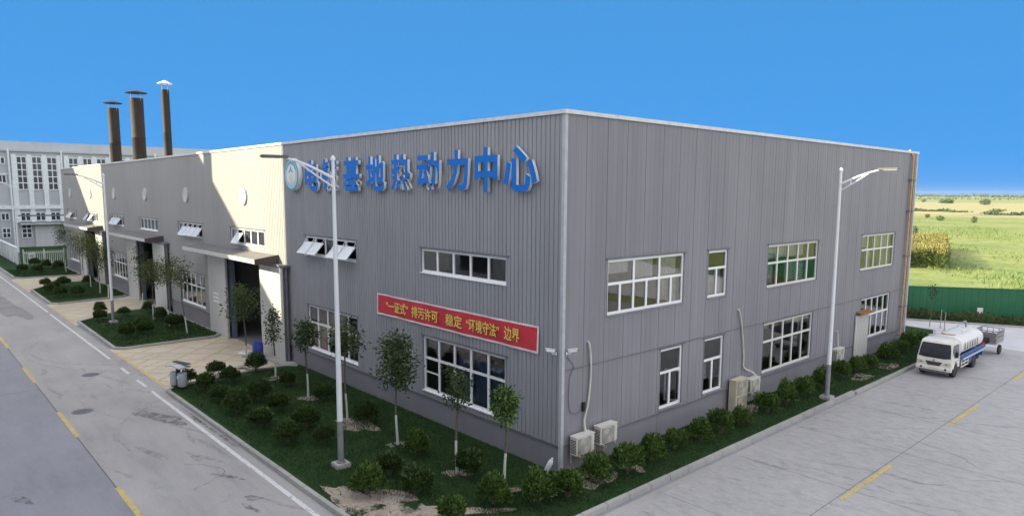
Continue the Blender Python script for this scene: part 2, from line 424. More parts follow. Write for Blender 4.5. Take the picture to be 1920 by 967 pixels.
def offset_poly(poly, d, open_=False):
    n = len(poly); res = []
    for i in range(n):
        p0, p1, p2 = (Vector(poly[(i-1) % n]), Vector(poly[i]), Vector(poly[(i+1) % n]))
        e1 = (p1-p0).normalized(); e2 = (p2-p1).normalized()
        n1 = Vector((-e1.y, e1.x)); n2 = Vector((-e2.y, e2.x))
        if open_ and i == 0: n1 = n2
        if open_ and i == n-1: n2 = n1
        bis = (n1+n2); bis = bis.normalized() if bis.length > 1e-6 else n1
        k = d/max(0.4, bis.dot(n1)); res.append(tuple(p1+bis*k))
    return res
def kerb(poly, closed=True, w=0.16, h=0.15, stone=1.0, dirt=0.0):
    """row of kerb stones along a CCW outline"""
    b = MB(); inner = offset_poly(poly, w, not closed); n = len(poly)
    for i in range(n if closed else n-1):
        a, c = Vector(poly[i]), Vector(poly[(i+1) % n]); a2, c2 = Vector(inner[i]), Vector(inner[(i+1) % n])
        L = (c-a).length; k = max(1, round(L/stone)); g = 0.006/max(L, 0.01)
        for j in range(k):
            t0, t1 = j/k+(g if L > 0.6 else 0), (j+1)/k-(g if L > 0.6 else 0)
            dz = rng.uniform(-0.006, 0.006)
            p = [a.lerp(c, t0), a.lerp(c, t1), a2.lerp(c2, t1), a2.lerp(c2, t0)]
            b.prism([tuple(q) for q in p], -0.05, h+dz)
    o = b.build('kerb', MT['kerb'], bevel=0.012); o['kind'] = 'structure'
    return inner
lawns = []
def arc(c, r, a0, a1, n=8):
    return [(c[0]+r*math.cos(RAD(a0+(a1-a0)*i/n)), c[1]+r*math.sin(RAD(a0+(a1-a0)*i/n))) for i in range(n+1)]
corner = [(-18.15, -6.62)] + arc((-1.6, -2.6), 4.02, -90, 0, 10) + [(2.46, 16.7), (2.46, 16.72)]
near_poly = [(-18.6, -6.2), (-18.15, -6.6)] + arc((-1.56, -2.6), 4.0, -90, 0, 10) + [(2.44, 16.7)]
kerb(near_poly, closed=False)
kerb([(2.50, 16.75), (2.50, 32.0), (1.9, 32.4), (-0.6, 32.4)], closed=False, h=0.12)
kerb([(-18.6, -0.12), (-19.1, -0.6), (-19.2, -3.2), (-18.6, -6.2)], closed=False)
LZ = 0.105
b = MB()
b.poly([(x, y, LZ) for x, y in [(-18.9, -0.55), (-19.0, -3.2), (-18.45, -6.1), (-18.1, -6.45)] + arc((-1.6, -2.6), 3.88, -90, 0, 10) + [(2.30, 32.3), (0.0, 32.3), (0.0, 0.0), (-18.8, 0.0)]])
structure(b.build('lawn', MT['lawn']))
isl1 = [(-39.75, -6.2), (-29.2, -6.3), (-28.75, -5.9), (-28.75, -0.75), (-29.3, -0.25), (-42.5, -0.25), (-42.6, -3.2)]
isl2 = [(-60.0, -6.2), (-50.2, -6.25), (-49.5, -5.7), (-50.6, -0.8), (-51.6, -0.25), (-64.0, -0.25), (-64.2, -3.6)]
isl3 = [(-150, -6.0), (-71.6, -6.15), (-70.8, -5.6), (-70.2, -0.8), (-71.2, -0.25), (-79.6, -0.25), (-79.8, 24), (-150, 24)]
for P in (isl1, isl2, isl3):
    inn = kerb(P); bb = MB(); bb.poly([(x, y, LZ) for x, y in inn]); structure(bb.build('lawn', MT['lawn']))
# small grass plot beyond the hall's far corner
pp = [(-14, 33.2), (0.35, 33.2), (0.6, 34.0), (0.1, 35.6), (-14, 36.6)]
inn = kerb(pp); bb = MB(); bb.poly([(x, y, LZ) for x, y in inn]); structure(bb.build('lawn', MT['lawn']))
# verge under hedge and fence
bb = MB(); bb.poly([(*kp(-7.5), 0.02), (*kp(40), 0.02), (*fp(40, -1.5), 0.02), (*fp(-8, -1.5), 0.02)]); structure(bb.build('lawn', MT['lawn']))

# painted markings
def rect(b, x0, y0, x1, y1, z): b.quad((x0, y0, z), (x1, y0, z), (x1, y1, z), (x0, y1, z))
b = MB()
for k in range(-3, 14): rect(b, -8.45-9.68*k, -10.78, -4.6-9.68*k, -10.62, 0.005)
structure(b.build('road_marking', MT['yellow_line']))
b = MB()
rect(b, -18.9, -7.08, 1.0, -6.93, 0.005)
for x in (-21.4, -24.4): rect(b, x, -7.06, x+1.55, -6.92, 0.005)
rect(b, -45, -7.04, -26.9, -6.9, 0.005); rect(b, -100, -7.02, -46, -6.88, 0.005)
structure(b.build('road_marking', MT['white_line']))
b = MB()
for y0, y1 in ((5.05, 9.05), (15.2, 19.0), (25, 29)): rect(b, 6.58, y0, 6.72, y1, 0.005)
rect(b, 6.58, -6, 6.72, -1, 0.005)
structure(b.build('road_marking', MT['yellow_faded']))
b = MB(); rect(b, 2.64, -1.6, 2.86, 33, 0.003); structure(b.build('gutter', MT['kerb']))
b = MB(); rect(b, 9.7, 17.4, 9.85, 33, 0.005)
structure(b.build('road_marking', MT['white_line']))
def seg(b, p, q, w, z):
    p, q = Vector(p), Vector(q); d = (q-p).normalized(); n = Vector((-d.y, d.x))*w/2
    b.quad((*(p-n), z), (*(q-n), z), (*(q+n), z), (*(p+n), z))
b = MB()
for x0, x1 in ((-28.4, -19.4), (-48.8, -39.9), (-69.2, -60.2)):       # yellow keep-clear hatching
    y0, y1 = -6.35, -0.4; w = 0.15
    seg(b, (x0, y0), (x1, y0), w, 0.011); seg(b, (x0, y1), (x1, y1), w, 0.011)
    seg(b, (x0, y0), (x0, y1), w, 0.012); seg(b, (x1, y0), (x1, y1), w, 0.012)
    k = x0-6
    while k < x1:
        a0, a1 = max(k, x0), min(k+5.95, x1)
        if a1 > a0:
            seg(b, (a0, y0+(a0-k)), (a1, y0+(a1-k)), w, 0.013); seg(b, (a0, y1-(a0-k)), (a1, y1-(a1-k)), w, 0.014)
        k += 1.98
structure(b.build('road_marking', MT['hatch_line']))
# slab joints cut in the concrete
b = MB()
seg(b, (-150, -10.7275), (2.6, -10.7275), 0.035, 0.0015)
for k in range(0, 14): seg(b, (-22.6-5*k-(0.4 if k % 2 else 0), -15.2), (-22.6-5*k, -10.74), 0.03, 0.003)
for k in range(0, 12): seg(b, (2.65, 1.5+4.5*k), (11.2, 1.5+4.5*k), 0.018, 0.003)
seg(b, (6.5, -12), (6.5, 33), 0.02, 0.0032)
structure(b.build('road_joint', simple('joint_tar', (0.13, 0.13, 0.14), 0.9)))
b = MB(); rc = random.Random(12)
for (x, y, a, L) in ((-9, -8.6, 0.9, 3.2), (-20, -9.6, 2.0, 2.5), (-6.5, -12.2, 0.4, 3.5), (-30, -8.2, 1.2, 2.4), (5.0, 7.5, 0.5, 3.6), (8.6, 11.0, 2.4, 3.0), (4.2, 14.5, 1.2, 2.6), (8.0, 3.5, 0.2, 2.8)):
    p = Vector((x, y)); k = 0
    while k < L:
        a += rc.uniform(-0.5, 0.5); q = p+Vector((math.cos(a), math.sin(a)))*0.22; seg(b, p, q, rc.uniform(0.008, 0.022), 0.0042+k*0.0001); p = q; k += 0.22
structure(b.build('road_crack', bpy.data.materials['joint_tar']))
# oil and water stains, tyre scuffs
def blob(b, cx, cy, rx, ry, rot, z, n=26, seed=0):
    r = random.Random(seed); c, s = math.cos(rot), math.sin(rot); pts = []
    ph = [r.uniform(0, 6.28) for _ in range(4)]
    for i in range(n):
        t = 2*math.pi*i/n; k = 1+0.22*math.sin(2*t+ph[0])+0.16*math.sin(3*t+ph[1])+0.12*math.sin(5*t+ph[2])+r.uniform(-.06, .06)
        x, y = rx*k*math.cos(t), ry*k*math.sin(t); pts.append((cx+c*x-s*y, cy+s*x+c*y, z))
    b.poly(pts)
def stain_mat(name, col, a=0.75, nscale=3.5, st=None):
    m, t, p = new_mat(name); p.inputs['Roughness'].default_value = 0.7; p.inputs['Base Color'].default_value = (*col, 1)
    tr = N(t, 'ShaderNodeBsdfTransparent'); mx = N(t, 'ShaderNodeMixShader')
    t.links.new(ramp_(t, noise(t, nscale, 6, 0.75), [(0.40, (1, 1, 1)), (0.62, (1-a,)*3)] if st is None else [(p, (q,)*3) for p, q in st]), mx.inputs[0])
    t.links.new(p.outputs[0], mx.inputs[1]); t.links.new(tr.outputs[0], mx.inputs[2])
    t.links.new(mx.outputs[0], t.nodes['Material Output'].inputs[0]); return m
b = MB()
blob(b, -14.6, -7.75, 1.2, 0.45, 0.35, 0.007, seed=3); blob(b, -13.4, -6.78, 0.9, 0.12, 0.0, 0.0075, seed=4); blob(b, -12, -6.74, 2.6, 0.08, 0.0, 0.008, seed=14)
blob(b, -7.1, -7.9, 0.75, 0.08, 0.55, 0.007, seed=5); blob(b, -5.0, -7.9, 0.33, 0.14, 0.4, 0.007, seed=6); blob(b, -4.4, -8.2, 0.4, 0.1, 0.2, 0.0072, seed=7)
blob(b, -16.1, -8.1, 0.25, 0.1, 0.3, 0.007, seed=8); blob(b, -9.2, -7.9, 0.35, 0.07, 0.4, 0.007, seed=9); blob(b, -9.3, -13.0, 0.5, 0.14, 0.5, 0.006, seed=10)
structure(b.build('road_stain', stain_mat('oil_stain', (0.14, 0.125, 0.13), 0.6)))
b = MB()
r3 = random.Random(5)
for i in range(34): blob(b, r3.uniform(3.2, 10.5), r3.uniform(0, 22), r3.uniform(0.3, 1.0), r3.uniform(0.04, 0.12), r3.uniform(-0.3, 0.9), 0.007+0.0002*i, seed=40+i)
for i in range(18): blob(b, r3.uniform(-26, -3), r3.uniform(-10.4, -7.3), r3.uniform(0.4, 1.3), r3.uniform(0.05, 0.14), r3.uniform(-0.3, 0.5), 0.007+0.0002*i, seed=80+i)
structure(b.build('road_stain', stain_mat('grey_scuff', (0.28, 0.27, 0.28), 0.28)))
b = MB(); blob(b, -53, -9.3, 10, 1.0, 0.03, 0.0062, seed=500)
structure(b.build('road_stain', stain_mat('worn_wheel_path', (0.30, 0.295, 0.31), 0.5, 0.35, ((0.2, 0.95), (0.75, 0.45)))))
b = MB()
def tyre(b, c, r, a0, a1, w, z):
    pts = arc(c, r, a0, a1, 30)
    for p, q in zip(pts, pts[1:]): seg(b, p, q, w, z); z += 0.00002
for i, (c, r, a0, a1) in enumerate([((-19, -1.5), 8.2, 200, 300), ((-19, -1.5), 6.6, 210, 300), ((-31, -3), 7.0, 240, 330), ((-12, -3.5), 6.3, 195, 262), ((-30.5, -1.5), 8.8, 250, 350)]):
    tyre(b, c, r, a0, a1, 0.22, 0.0078+0.001*i)
structure(b.build('tyre_mark', stain_mat('tyre_dust', (0.56, 0.52, 0.50), 0.30)))

# ------------------------------------------------------------------ distant haze-side: far tree lines, scrub
def leaf_cloud(pts, dirs, size, seed, aspect=0.5, droop=0.0):
    """numpy cloud of pointed leaf quads -> verts, faces"""
    r = np.random.default_rng(seed); n = len(pts)
    d = dirs/np.maximum(np.linalg.norm(dirs, axis=1, keepdims=True), 1e-6)
    a = r.normal(size=(n, 3)); side = np.cross(d, a); side /= np.maximum(np.linalg.norm(side, axis=1, keepdims=True), 1e-6)
    L = (size*r.uniform(0.6, 1.3, n))[:, None]
    p0 = pts; p2 = pts + d*L; mid = pts + d*L*0.5
    p1 = mid + side*L*aspect*0.5; p3 = mid - side*L*aspect*0.5
    v = np.stack([p0, p1, p2, p3], 1).reshape(-1, 3)
    f = np.arange(4*n).reshape(n, 4)
    return v, f
def np_mesh(name, v, f, mat, parent=None, loc=None):
    me = bpy.data.meshes.new(name); n = len(f)
    me.vertices.add(len(v)); me.vertices.foreach_set('co', np.ascontiguousarray(v, dtype=np.float32).ravel())
    me.loops.add(n*4); me.loops.foreach_set('vertex_index', np.ascontiguousarray(f, dtype=np.int32).ravel())
    me.polygons.add(n); me.polygons.foreach_set('loop_start', np.arange(0, n*4, 4, dtype=np.int32))
    try: me.polygons.foreach_set('loop_total', np.full(n, 4, dtype=np.int32))
    except Exception: pass
    me.materials.append(mat); me.update(calc_edges=True); me.validate()
    o = bpy.data.objects.new(name, me); COL.objects.link(o)
    if parent is not None: o.parent = parent
    if loc is not None: o.location = loc
    return o
def unit(r, n):
    d = r.normal(size=(n, 3)); return d/np.linalg.norm(d, axis=1, keepdims=True)

# ------------------------------------------------------------------ main factory hall
H, LEN, WID = 11.45, 79.6, 30.05
PZ = 1.0
hall = empty('factory_hall', (0, 0, 0), 0, 'long grey corrugated-steel hall with white coping and large blue wall lettering', 'factory hall')

up = [(-7.62-10*k, -2.62-10*k, 5.92, 6.84) for k in range(8)]
lowk = [0, 1, 3, 5, 7]
low = [(-7.55-10*k, -2.65-10*k, 1.25, 3.42) for k in lowk]
doors = [(-28.0, -22.72, 0.0, 5.0), (-48.05, -43.2, 0.0, 5.0), (-67.6, -62.7, 0.0, 5.0)]
side_w = [(2.1, 6.47, 4.98, 6.82), (8.08, 9.48, 4.97, 6.80), (12.73, 17.57, 4.95, 6.80), (22.70, 27.38, 4.98, 6.85),
          (5.16, 6.56, 1.12, 3.36), (8.03, 9.43, 1.14, 3.34), (12.66, 17.40, 1.16, 3.38), (23.15, 27.22, 1.15, 3.40)]
def ribbed(b, axis, u0, u1, z0, z1, openings, pitch, prof, sign=1):
    us = set([u0, u1])
    k = math.floor(u0/pitch)
    while k*pitch < u1:
        for (q, _) in prof: us.add(round(k*pitch+q*pitch, 4))
        k += 1
    for o in openings: us.add(o[0]); us.add(o[1])
    us = sorted(u for u in us if u0-1e-6 <= u <= u1+1e-6)
    def depth(u):
        t = (u/pitch) % 1.0
        for (a, da), (c, dc) in zip(prof, prof[1:]+[(1.0, prof[0][1])]):
            if a-1e-6 <= t <= c+1e-6: return da+(dc-da)*(t-a)/max(c-a, 1e-6)
        return 0
    def P(u, z, d): return (u, d, z) if axis == 0 else (-d, u, z)
    for a, c in zip(us, us[1:]):
        if c-a < 1e-5: continue
        m = (a+c)/2; cuts = sorted([(o[2], o[3]) for o in openings if o[0]-1e-6 < m < o[1]+1e-6])
        z = z0; spans = []
        for lo, hi in cuts:
            if lo > z: spans.append((z, lo))
            z = max(z, hi)
        if z < z1: spans.append((z, z1))
        da, dc = depth(a+1e-7), depth(c-1e-7)
        for lo, hi in spans: b.quad(P(a, lo, da), P(c, lo, dc), P(c, hi, dc), P(a, hi, da))
prof_front = [(0.0, 0.0), (0.76, 0.0), (0.80, 0.024), (0.93, 0.024), (0.97, 0.0)]
prof_side = [q for k in range(4) for q in ((k*0.25, 0.0), (k*0.25+0.21, 0.0), (k*0.25+0.22, 0.018 if k == 3 else 0.007), (k*0.25+0.238, 0.018 if k == 3 else 0.007))]
b = MB(); ribbed(b, 0, -LEN, -20.0, PZ, H, [o for o in up+low+doors], 0.2, prof_front); b.build('wall', MT['wall_light'], hall)
b = MB(); ribbed(b, 0, -20.0, -0.1, PZ, H, [o for o in up+low+doors], 0.2, prof_front); b.build('wall', MT['wall_front'], hall)
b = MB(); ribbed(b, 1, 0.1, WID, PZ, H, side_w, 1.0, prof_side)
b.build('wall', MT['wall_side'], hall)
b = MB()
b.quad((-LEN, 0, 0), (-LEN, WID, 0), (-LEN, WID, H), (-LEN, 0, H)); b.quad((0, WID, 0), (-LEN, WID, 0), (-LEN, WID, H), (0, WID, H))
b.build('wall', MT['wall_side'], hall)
# plinth: smooth panels below the drip flashing, 3 mm behind the sheet face
cut = sorted([(d[0]-3.1, d[1]+3.1) for d in doors]); edges = [-LEN] + [q for c in cut for q in c] + [-0.1]
for a, c in zip(edges[::2], edges[1::2]):
    n = max(1, round((c-a)/5)); w = (c-a)/n
    for i in range(n): b = MB(); b.box(a+i*w+0.008, 0.012, -0.02, a+(i+1)*w-0.008, 0.06, PZ-0.033); b.build('plinth_panel', MT['plinth'], hall)
    b = MB(); b.box(a, -0.035, PZ-0.03, c, 0.05, PZ+0.03); b.build('flashing', MT['dark_trim'], hall)
n = 6; w = (WID-0.1)/n
for i in range(n): b = MB(); b.box(-0.06, 0.1+i*w+0.008, -0.02, -0.012, 0.1+(i+1)*w-0.008, PZ-0.033); b.build('plinth_panel', MT['plinth'], hall)
b = MB(); b.box(-0.05, 0.1, PZ-0.03, 0.035, WID, PZ+0.03); b.build('flashing', MT['dark_trim'], hall)
b = MB(); b.box(-0.03, 0.1, 3.44, 0.022, 29.9, 3.475)
b.build('seam_strip', MT['dark_trim'], hall)
b = MB(); b.box(-0.1, -0.02, -0.02, 0.02, 0.1, H-0.02)
b.build('corner_trim', MT['trim'], hall)
b = MB(); b.box(-0.16, WID-0.16, -0.02, 0.03, WID+0.03, H-0.02); b.build('corner_trim', MT['trim'], hall)
b = MB(); b.box(-LEN-0.03, -0.03, -0.02, -LEN+0.12, 0.1, H-0.02)
b.build('corner_trim', MT['trim'], hall)
b = MB()
b.box(-LEN-0.06, -0.06, H-0.10, 0.06, 0.28, H+0.02); b.box(-0.28, 0.28, H-0.10, 0.06, WID+0.06, H+0.02)
b.box(-LEN-0.06, 0.28, H-0.10, -LEN+0.28, WID+0.06, H+0.02); b.box(-LEN+0.28, WID-0.28, H-0.10, -0.28, WID+0.06, H+0.02)
b.build('coping', MT['coping'], hall)
b = MB(); b.box(-LEN+0.1, 0.1, 10.4, -0.1, WID-0.1, 10.55); b.build('roof', MT['roof'], hall)
# interior: floors, partitions, columns (seen through doors and panes)
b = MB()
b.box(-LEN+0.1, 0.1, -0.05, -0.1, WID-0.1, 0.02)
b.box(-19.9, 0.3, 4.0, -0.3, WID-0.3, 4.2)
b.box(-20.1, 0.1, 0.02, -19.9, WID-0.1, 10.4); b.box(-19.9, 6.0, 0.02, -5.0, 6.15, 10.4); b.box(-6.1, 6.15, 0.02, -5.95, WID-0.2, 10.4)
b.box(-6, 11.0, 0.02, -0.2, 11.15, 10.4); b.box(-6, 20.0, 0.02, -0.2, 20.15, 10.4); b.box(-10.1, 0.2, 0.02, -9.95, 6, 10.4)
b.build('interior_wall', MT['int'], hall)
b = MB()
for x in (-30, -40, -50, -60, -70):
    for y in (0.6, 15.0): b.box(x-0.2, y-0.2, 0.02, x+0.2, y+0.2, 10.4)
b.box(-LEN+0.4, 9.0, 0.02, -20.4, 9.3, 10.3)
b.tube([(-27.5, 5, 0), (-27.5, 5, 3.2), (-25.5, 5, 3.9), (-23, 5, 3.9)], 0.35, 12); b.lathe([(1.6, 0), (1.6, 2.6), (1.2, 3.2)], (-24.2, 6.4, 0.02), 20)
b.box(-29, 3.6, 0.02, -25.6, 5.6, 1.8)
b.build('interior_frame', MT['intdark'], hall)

# --- windows
def WP(axis):
    """window-local (u, out, z) -> hall coordinates; out>0 is outside the wall"""
    return (lambda u, o, z: (u, -o, z)) if axis == 0 else (lambda u, o, z: (o, u, z))
def wbox(b, P, u0, o0, z0, u1, o1, z1):
    p, q = P(u0, o0, z0), P(u1, o1, z1); b.box(*p, *q)
def window(axis, o, cols, rows, colfr=None, mat='upvc', hood=True, sill=True, fw=0.09, skip=(), depth=-0.06, blinds=(), lowsplit=None):
    P = WP(axis); u0, u1, z0, z1 = o; b = MB()
    d0, d1 = depth-0.07, depth+0.01
    wbox(b, P, u0, d0, z0, u1, d1, z0+fw); wbox(b, P, u0, d0, z1-fw, u1, d1, z1)
    wbox(b, P, u0, d0, z0+fw, u0+fw, d1, z1-fw); wbox(b, P, u1-fw, d0, z0+fw, u1, d1, z1-fw)
    us = [u0+(u1-u0)*i/cols for i in range(1, cols)]; zs = [z0+(z1-z0)*r for r in rows]
    for z in zs: wbox(b, P, u0+fw, d0+0.004, z-0.045, u1-fw, d1-0.002, z+0.045)
    zz = [z0+fw] + [q for z in zs for q in (z-0.045, z+0.045)] + [z1-fw]
    for i, (lo, hi) in enumerate(zip(zz[::2], zz[1::2])):
        uu = us
        if lowsplit and i == 0: uu = [u0+(u1-u0)*k/lowsplit for k in range(1, lowsplit)]
        for u in uu: wbox(b, P, u-0.05, d0+0.006, lo, u+0.05, d1-0.004, hi)
    fr = b.build('window', MT[mat], hall)
    # reveal lining the hole, hood over it and sill under it
    b = MB()
    wbox(b, P, u0-0.02, -0.16, z0-0.02, u0, 0.012, z1+0.02); wbox(b, P, u1, -0.16, z0-0.02, u1+0.02, 0.012, z1+0.02)
    wbox(b, P, u0, -0.16, z1, u1, 0.012, z1+0.02)
    b.build('reveal', MT['plinth'], fr)
    if hood:
        b = MB(); wbox(b, P, u0-0.10, -0.02, z1+0.02, u1+0.12, 0.05, z1+0.065); b.build('hood', MT['dark_trim'], fr)
    if sill:
        b = MB(); wbox(b, P, u0-0.03, -0.16, z0-0.035, u1+0.03, 0.045, z0); b.build('sill', MT['upvc'] if axis == 0 else MT['plinth'], fr)
    b = MB(); g = depth-0.03
    if not skip:
        p = [P(u0+fw, g, z0+fw), P(u1-fw, g, z0+fw), P(u1-fw, g, z1-fw), P(u0+fw, g, z1-fw)]; b.quad(*p)
    else:
        for i in range(cols):
            if i in skip: continue
            a, c = u0+(u1-u0)*i/cols+0.04, u0+(u1-u0)*(i+1)/cols-0.04
            b.quad(P(a, g, z0+fw), P(c, g, z0+fw), P(c, g, z1-fw), P(a, g, z1-fw)); b.build('pane', MT['glass'], fr); b = MB()
    if b.f: b.build('pane', MT['glass'], fr)
    for (m, a, c, lo, hi) in blinds:
        b = MB(); n = max(2, int((c-a)/0.09))
        for i in range(n):                                   # gently folded cloth
            x0, x1 = a+(c-a)*i/n, a+(c-a)*(i+1)/n; e0, e1 = (0.03 if i % 2 else 0), (0 if i % 2 else 0.03)
            b.quad(P(x0, depth-0.16-e0, lo), P(x1, depth-0.16-e1, lo), P(x1, depth-0.16-e1, hi), P(x0, depth-0.16-e0, hi))
        b.build('curtain' if 'curtain' in m or m == 'tan' else 'blind', MT[m], fr)
    return fr
def hopper(fr, axis, a, c, z0, z1, ang, depth=-0.05):
    """top-sliding sash pushed out at the foot, with its two stays"""
    P = WP(axis); hh = z1-z0; fw = 0.05
    o0, zt, zb = 0.50*ang, z0+hh*0.70, z0+0.02                      # foot stands out of the wall, head slides down
    h = math.hypot(o0, zt-zb); ca, sa = (zt-zb)/h, o0/h
    def Q(u, t, n): return P(u, depth+0.03+o0-t*sa+n*ca, zb+t*ca+n*sa)
    b = MB()
    def qb(u0, t0, u1, t1, n0=0, n1=0.035):
        pts = [Q(u0, t0, n0), Q(u1, t0, n0), Q(u1, t1, n0), Q(u0, t1, n0), Q(u0, t0, n1), Q(u1, t0, n1), Q(u1, t1, n1), Q(u0, t1, n1)]
        n = len(b.v); b.v += pts
        for q in ((0,3,2,1),(4,5,6,7),(0,1,5,4),(1,2,6,5),(2,3,7,6),(3,0,4,7)): b.f.append(tuple(n+i for i in q)); b.mi.append(0)
    qb(a, 0, c, fw); qb(a, h-fw, c, h); qb(a, fw, a+fw, h-fw); qb(c-fw, fw, c, h-fw)
    sash = b.build('sash', MT['upvc'], fr)
    b = MB(); b.quad(Q(a+fw, fw, 0.015), Q(c-fw, fw, 0.015), Q(c-fw, h-fw, 0.015), Q(a+fw, h-fw, 0.015))
    b.tube([Q(a+0.03, h*0.55, 0.02), P(a+0.03, depth, z1-0.02)], 0.014, 6); b.tube([Q(c-0.03, h*0.55, 0.02), P(c-0.03, depth, z1-0.02)], 0.014, 6)
    b.mi[0] = 1
    # glass and stays travel with the sash
    o = b.build('sash', [MT['upvc'], MT['glass_sky']], fr)
for k, o in enumerate(up):
    skip = {1: (0, 1, 3, 4), 3: (1, 2, 3, 4), 5: (1, 2, 3), 2: (1,), 6: (0, 2), 7: (1, 2)}.get(k, ())
    fr = window(0, o, 5, (), skip=skip, mat='upvc')
    w = (o[1]-o[0])/5
    for i in skip: hopper(fr, 0, o[0]+w*i+0.05, o[0]+w*(i+1)-0.05, o[2]+0.07, o[3]-0.06, 1.0 if k == 1 else 0.8)
for k, o in zip(lowk, low):
    w = (o[1]-o[0])/5; zt = o[2]+(o[3]-o[2])*0.62; bl = ()
    if k == 0:
        bl = [('tan', o[0]+0.1, o[1]-0.1, o[3]-0.48, o[3]-0.08), ('blue_curtain', o[0]+2.05*w, o[1]-0.1, o[2]+0.1, o[3]-0.48)]
    if k == 1:
        bl = [('tan', o[0]+0.9, o[0]+1.4, o[2]+0.1, o[2]+1.3), ('grey_curtain', o[0]+2.1*w, o[0]+3*w, zt, o[3]-0.1), ('blue_curtain', o[1]-0.9*w, o[1]-0.1, o[2]+0.1, o[2]+0.6)]
    if k == 3: bl = [('tan', o[0]+1.15, o[0]+1.9, o[2]+0.1, o[2]+0.9)]
    fr = window(0, o, 5, (0.60,), blinds=bl)
    if k == 0:
        b = MB(); P = WP(0); wbox(b, P, o[0]+0.1, -0.13, o[2]+0.72, o[0]+w-0.04, -0.05, o[2]+0.76); b.build('glazing_bar', MT['upvc'], fr)
        b = MB(); b.tube([(o[0]+w+0.1, 0.25, 2.2), (o[0]+2*w-0.05, 0.12, 1.75)], 0.015, 6); b.build('window_stay', MT['steel'], fr)
SW = side_w
def sw(i, cols, rows, **kw): return window(1, SW[i], cols, rows, mat='upvc_warm' if i in (2, 3, 6) else 'upvc', **kw)
o = SW[0]; w = (o[1]-o[0])/3
sw(0, 3, (0.56,), lowsplit=6, blinds=[('blind', o[0]+0.1, o[0]+w-0.1, o[3]-0.5, o[3]-0.06), ('blind', o[0]+w+0.06, o[0]+2*w-0.15, o[3]-0.75, o[3]-0.06), ('blind', o[0]+2*w+0.06, o[1]-0.25, o[3]-0.75, o[3]-0.06), ('grey_curtain', o[0]+4.1*w/2, o[1]-0.15, o[2]+0.08, o[2]+1.0)])
o = SW[1]; sw(1, 1, (0.62,), lowsplit=2, blinds=[('grey_curtain', o[0]+0.1, o[1]-0.1, o[2]+0.1, o[2]+1.1)])
o = SW[2]; sw(2, 5, (0.57,), blinds=[('blind', o[0]+0.1, o[1]-1.1, o[3]-0.62, o[3]-0.06), ('grey_curtain', o[0]+0.1, o[0]+0.9, o[2]+0.1, o[2]+1.0), ('grey_curtain', o[0]+2.0, o[0]+3.8, o[2]+0.1, o[2]+1.0)])
o = SW[3]; sw(3, 5, (0.57,), blinds=[('blind', o[0]+0.1, o[0]+1.2, o[3]-0.7, o[3]-0.06), ('blind', o[0]+2.0, o[1]-0.2, o[3]-0.75, o[3]-0.06), ('blind', o[0]+1.1, o[0]+1.8, o[2]+0.1, o[2]+1.0), ('grey_curtain', o[1]-1.6, o[1]-0.2, o[2]+0.1, o[2]+1.0)])
o = SW[4]; fr = sw(4, 1, (0.60,), lowsplit=2)
# one casement of this window stands open
mtx = Matrix.Translation((0.0, o[1]-0.07, 0)) @ Matrix.Rotation(RAD(-58), 4, 'Z')
b = MB(); h0, h1 = o[2]+0.07, o[2]+0.60*(o[3]-o[2])-0.05
for q in ((0, -0.60, h0, 0.04, 0, h0+0.06), (0, -0.60, h1-0.06, 0.04, 0, h1), (0, -0.06, h0+0.06, 0.04, 0, h1-0.06), (0, -0.60, h0+0.06, 0.04, -0.54, h1-0.06)): b.box(*q, mat=mtx)
b.build('casement', MT['upvc'], fr)
o = SW[5]; sw(5, 1, (0.60,), lowsplit=2, blinds=[('grey_curtain', o[0]+0.1, o[0]+0.6, o[2]+0.5, o[2]+1.2)])
o = SW[6]; sw(6, 5, (0.62,), blinds=[('tan', o[0]+0.1, o[1]-0.1, o[3]-0.32, o[3]-0.05)])
o = SW[7]; sw(7, 5, (0.57,))

# --- round vent discs
for x in (-25.3, -35.5, -45.5, -55.4, -65.2, -75.1):
    b = MB(); b.lathe([(0.50, 0.0), (0.50, -0.09), (0.44, -0.11), (0.40, -0.085), (0.05, -0.085)], (x, 0.0, 8.7), 28, axis=1)
    b.build('vent', MT['leafdoor'], hall, smooth=True)
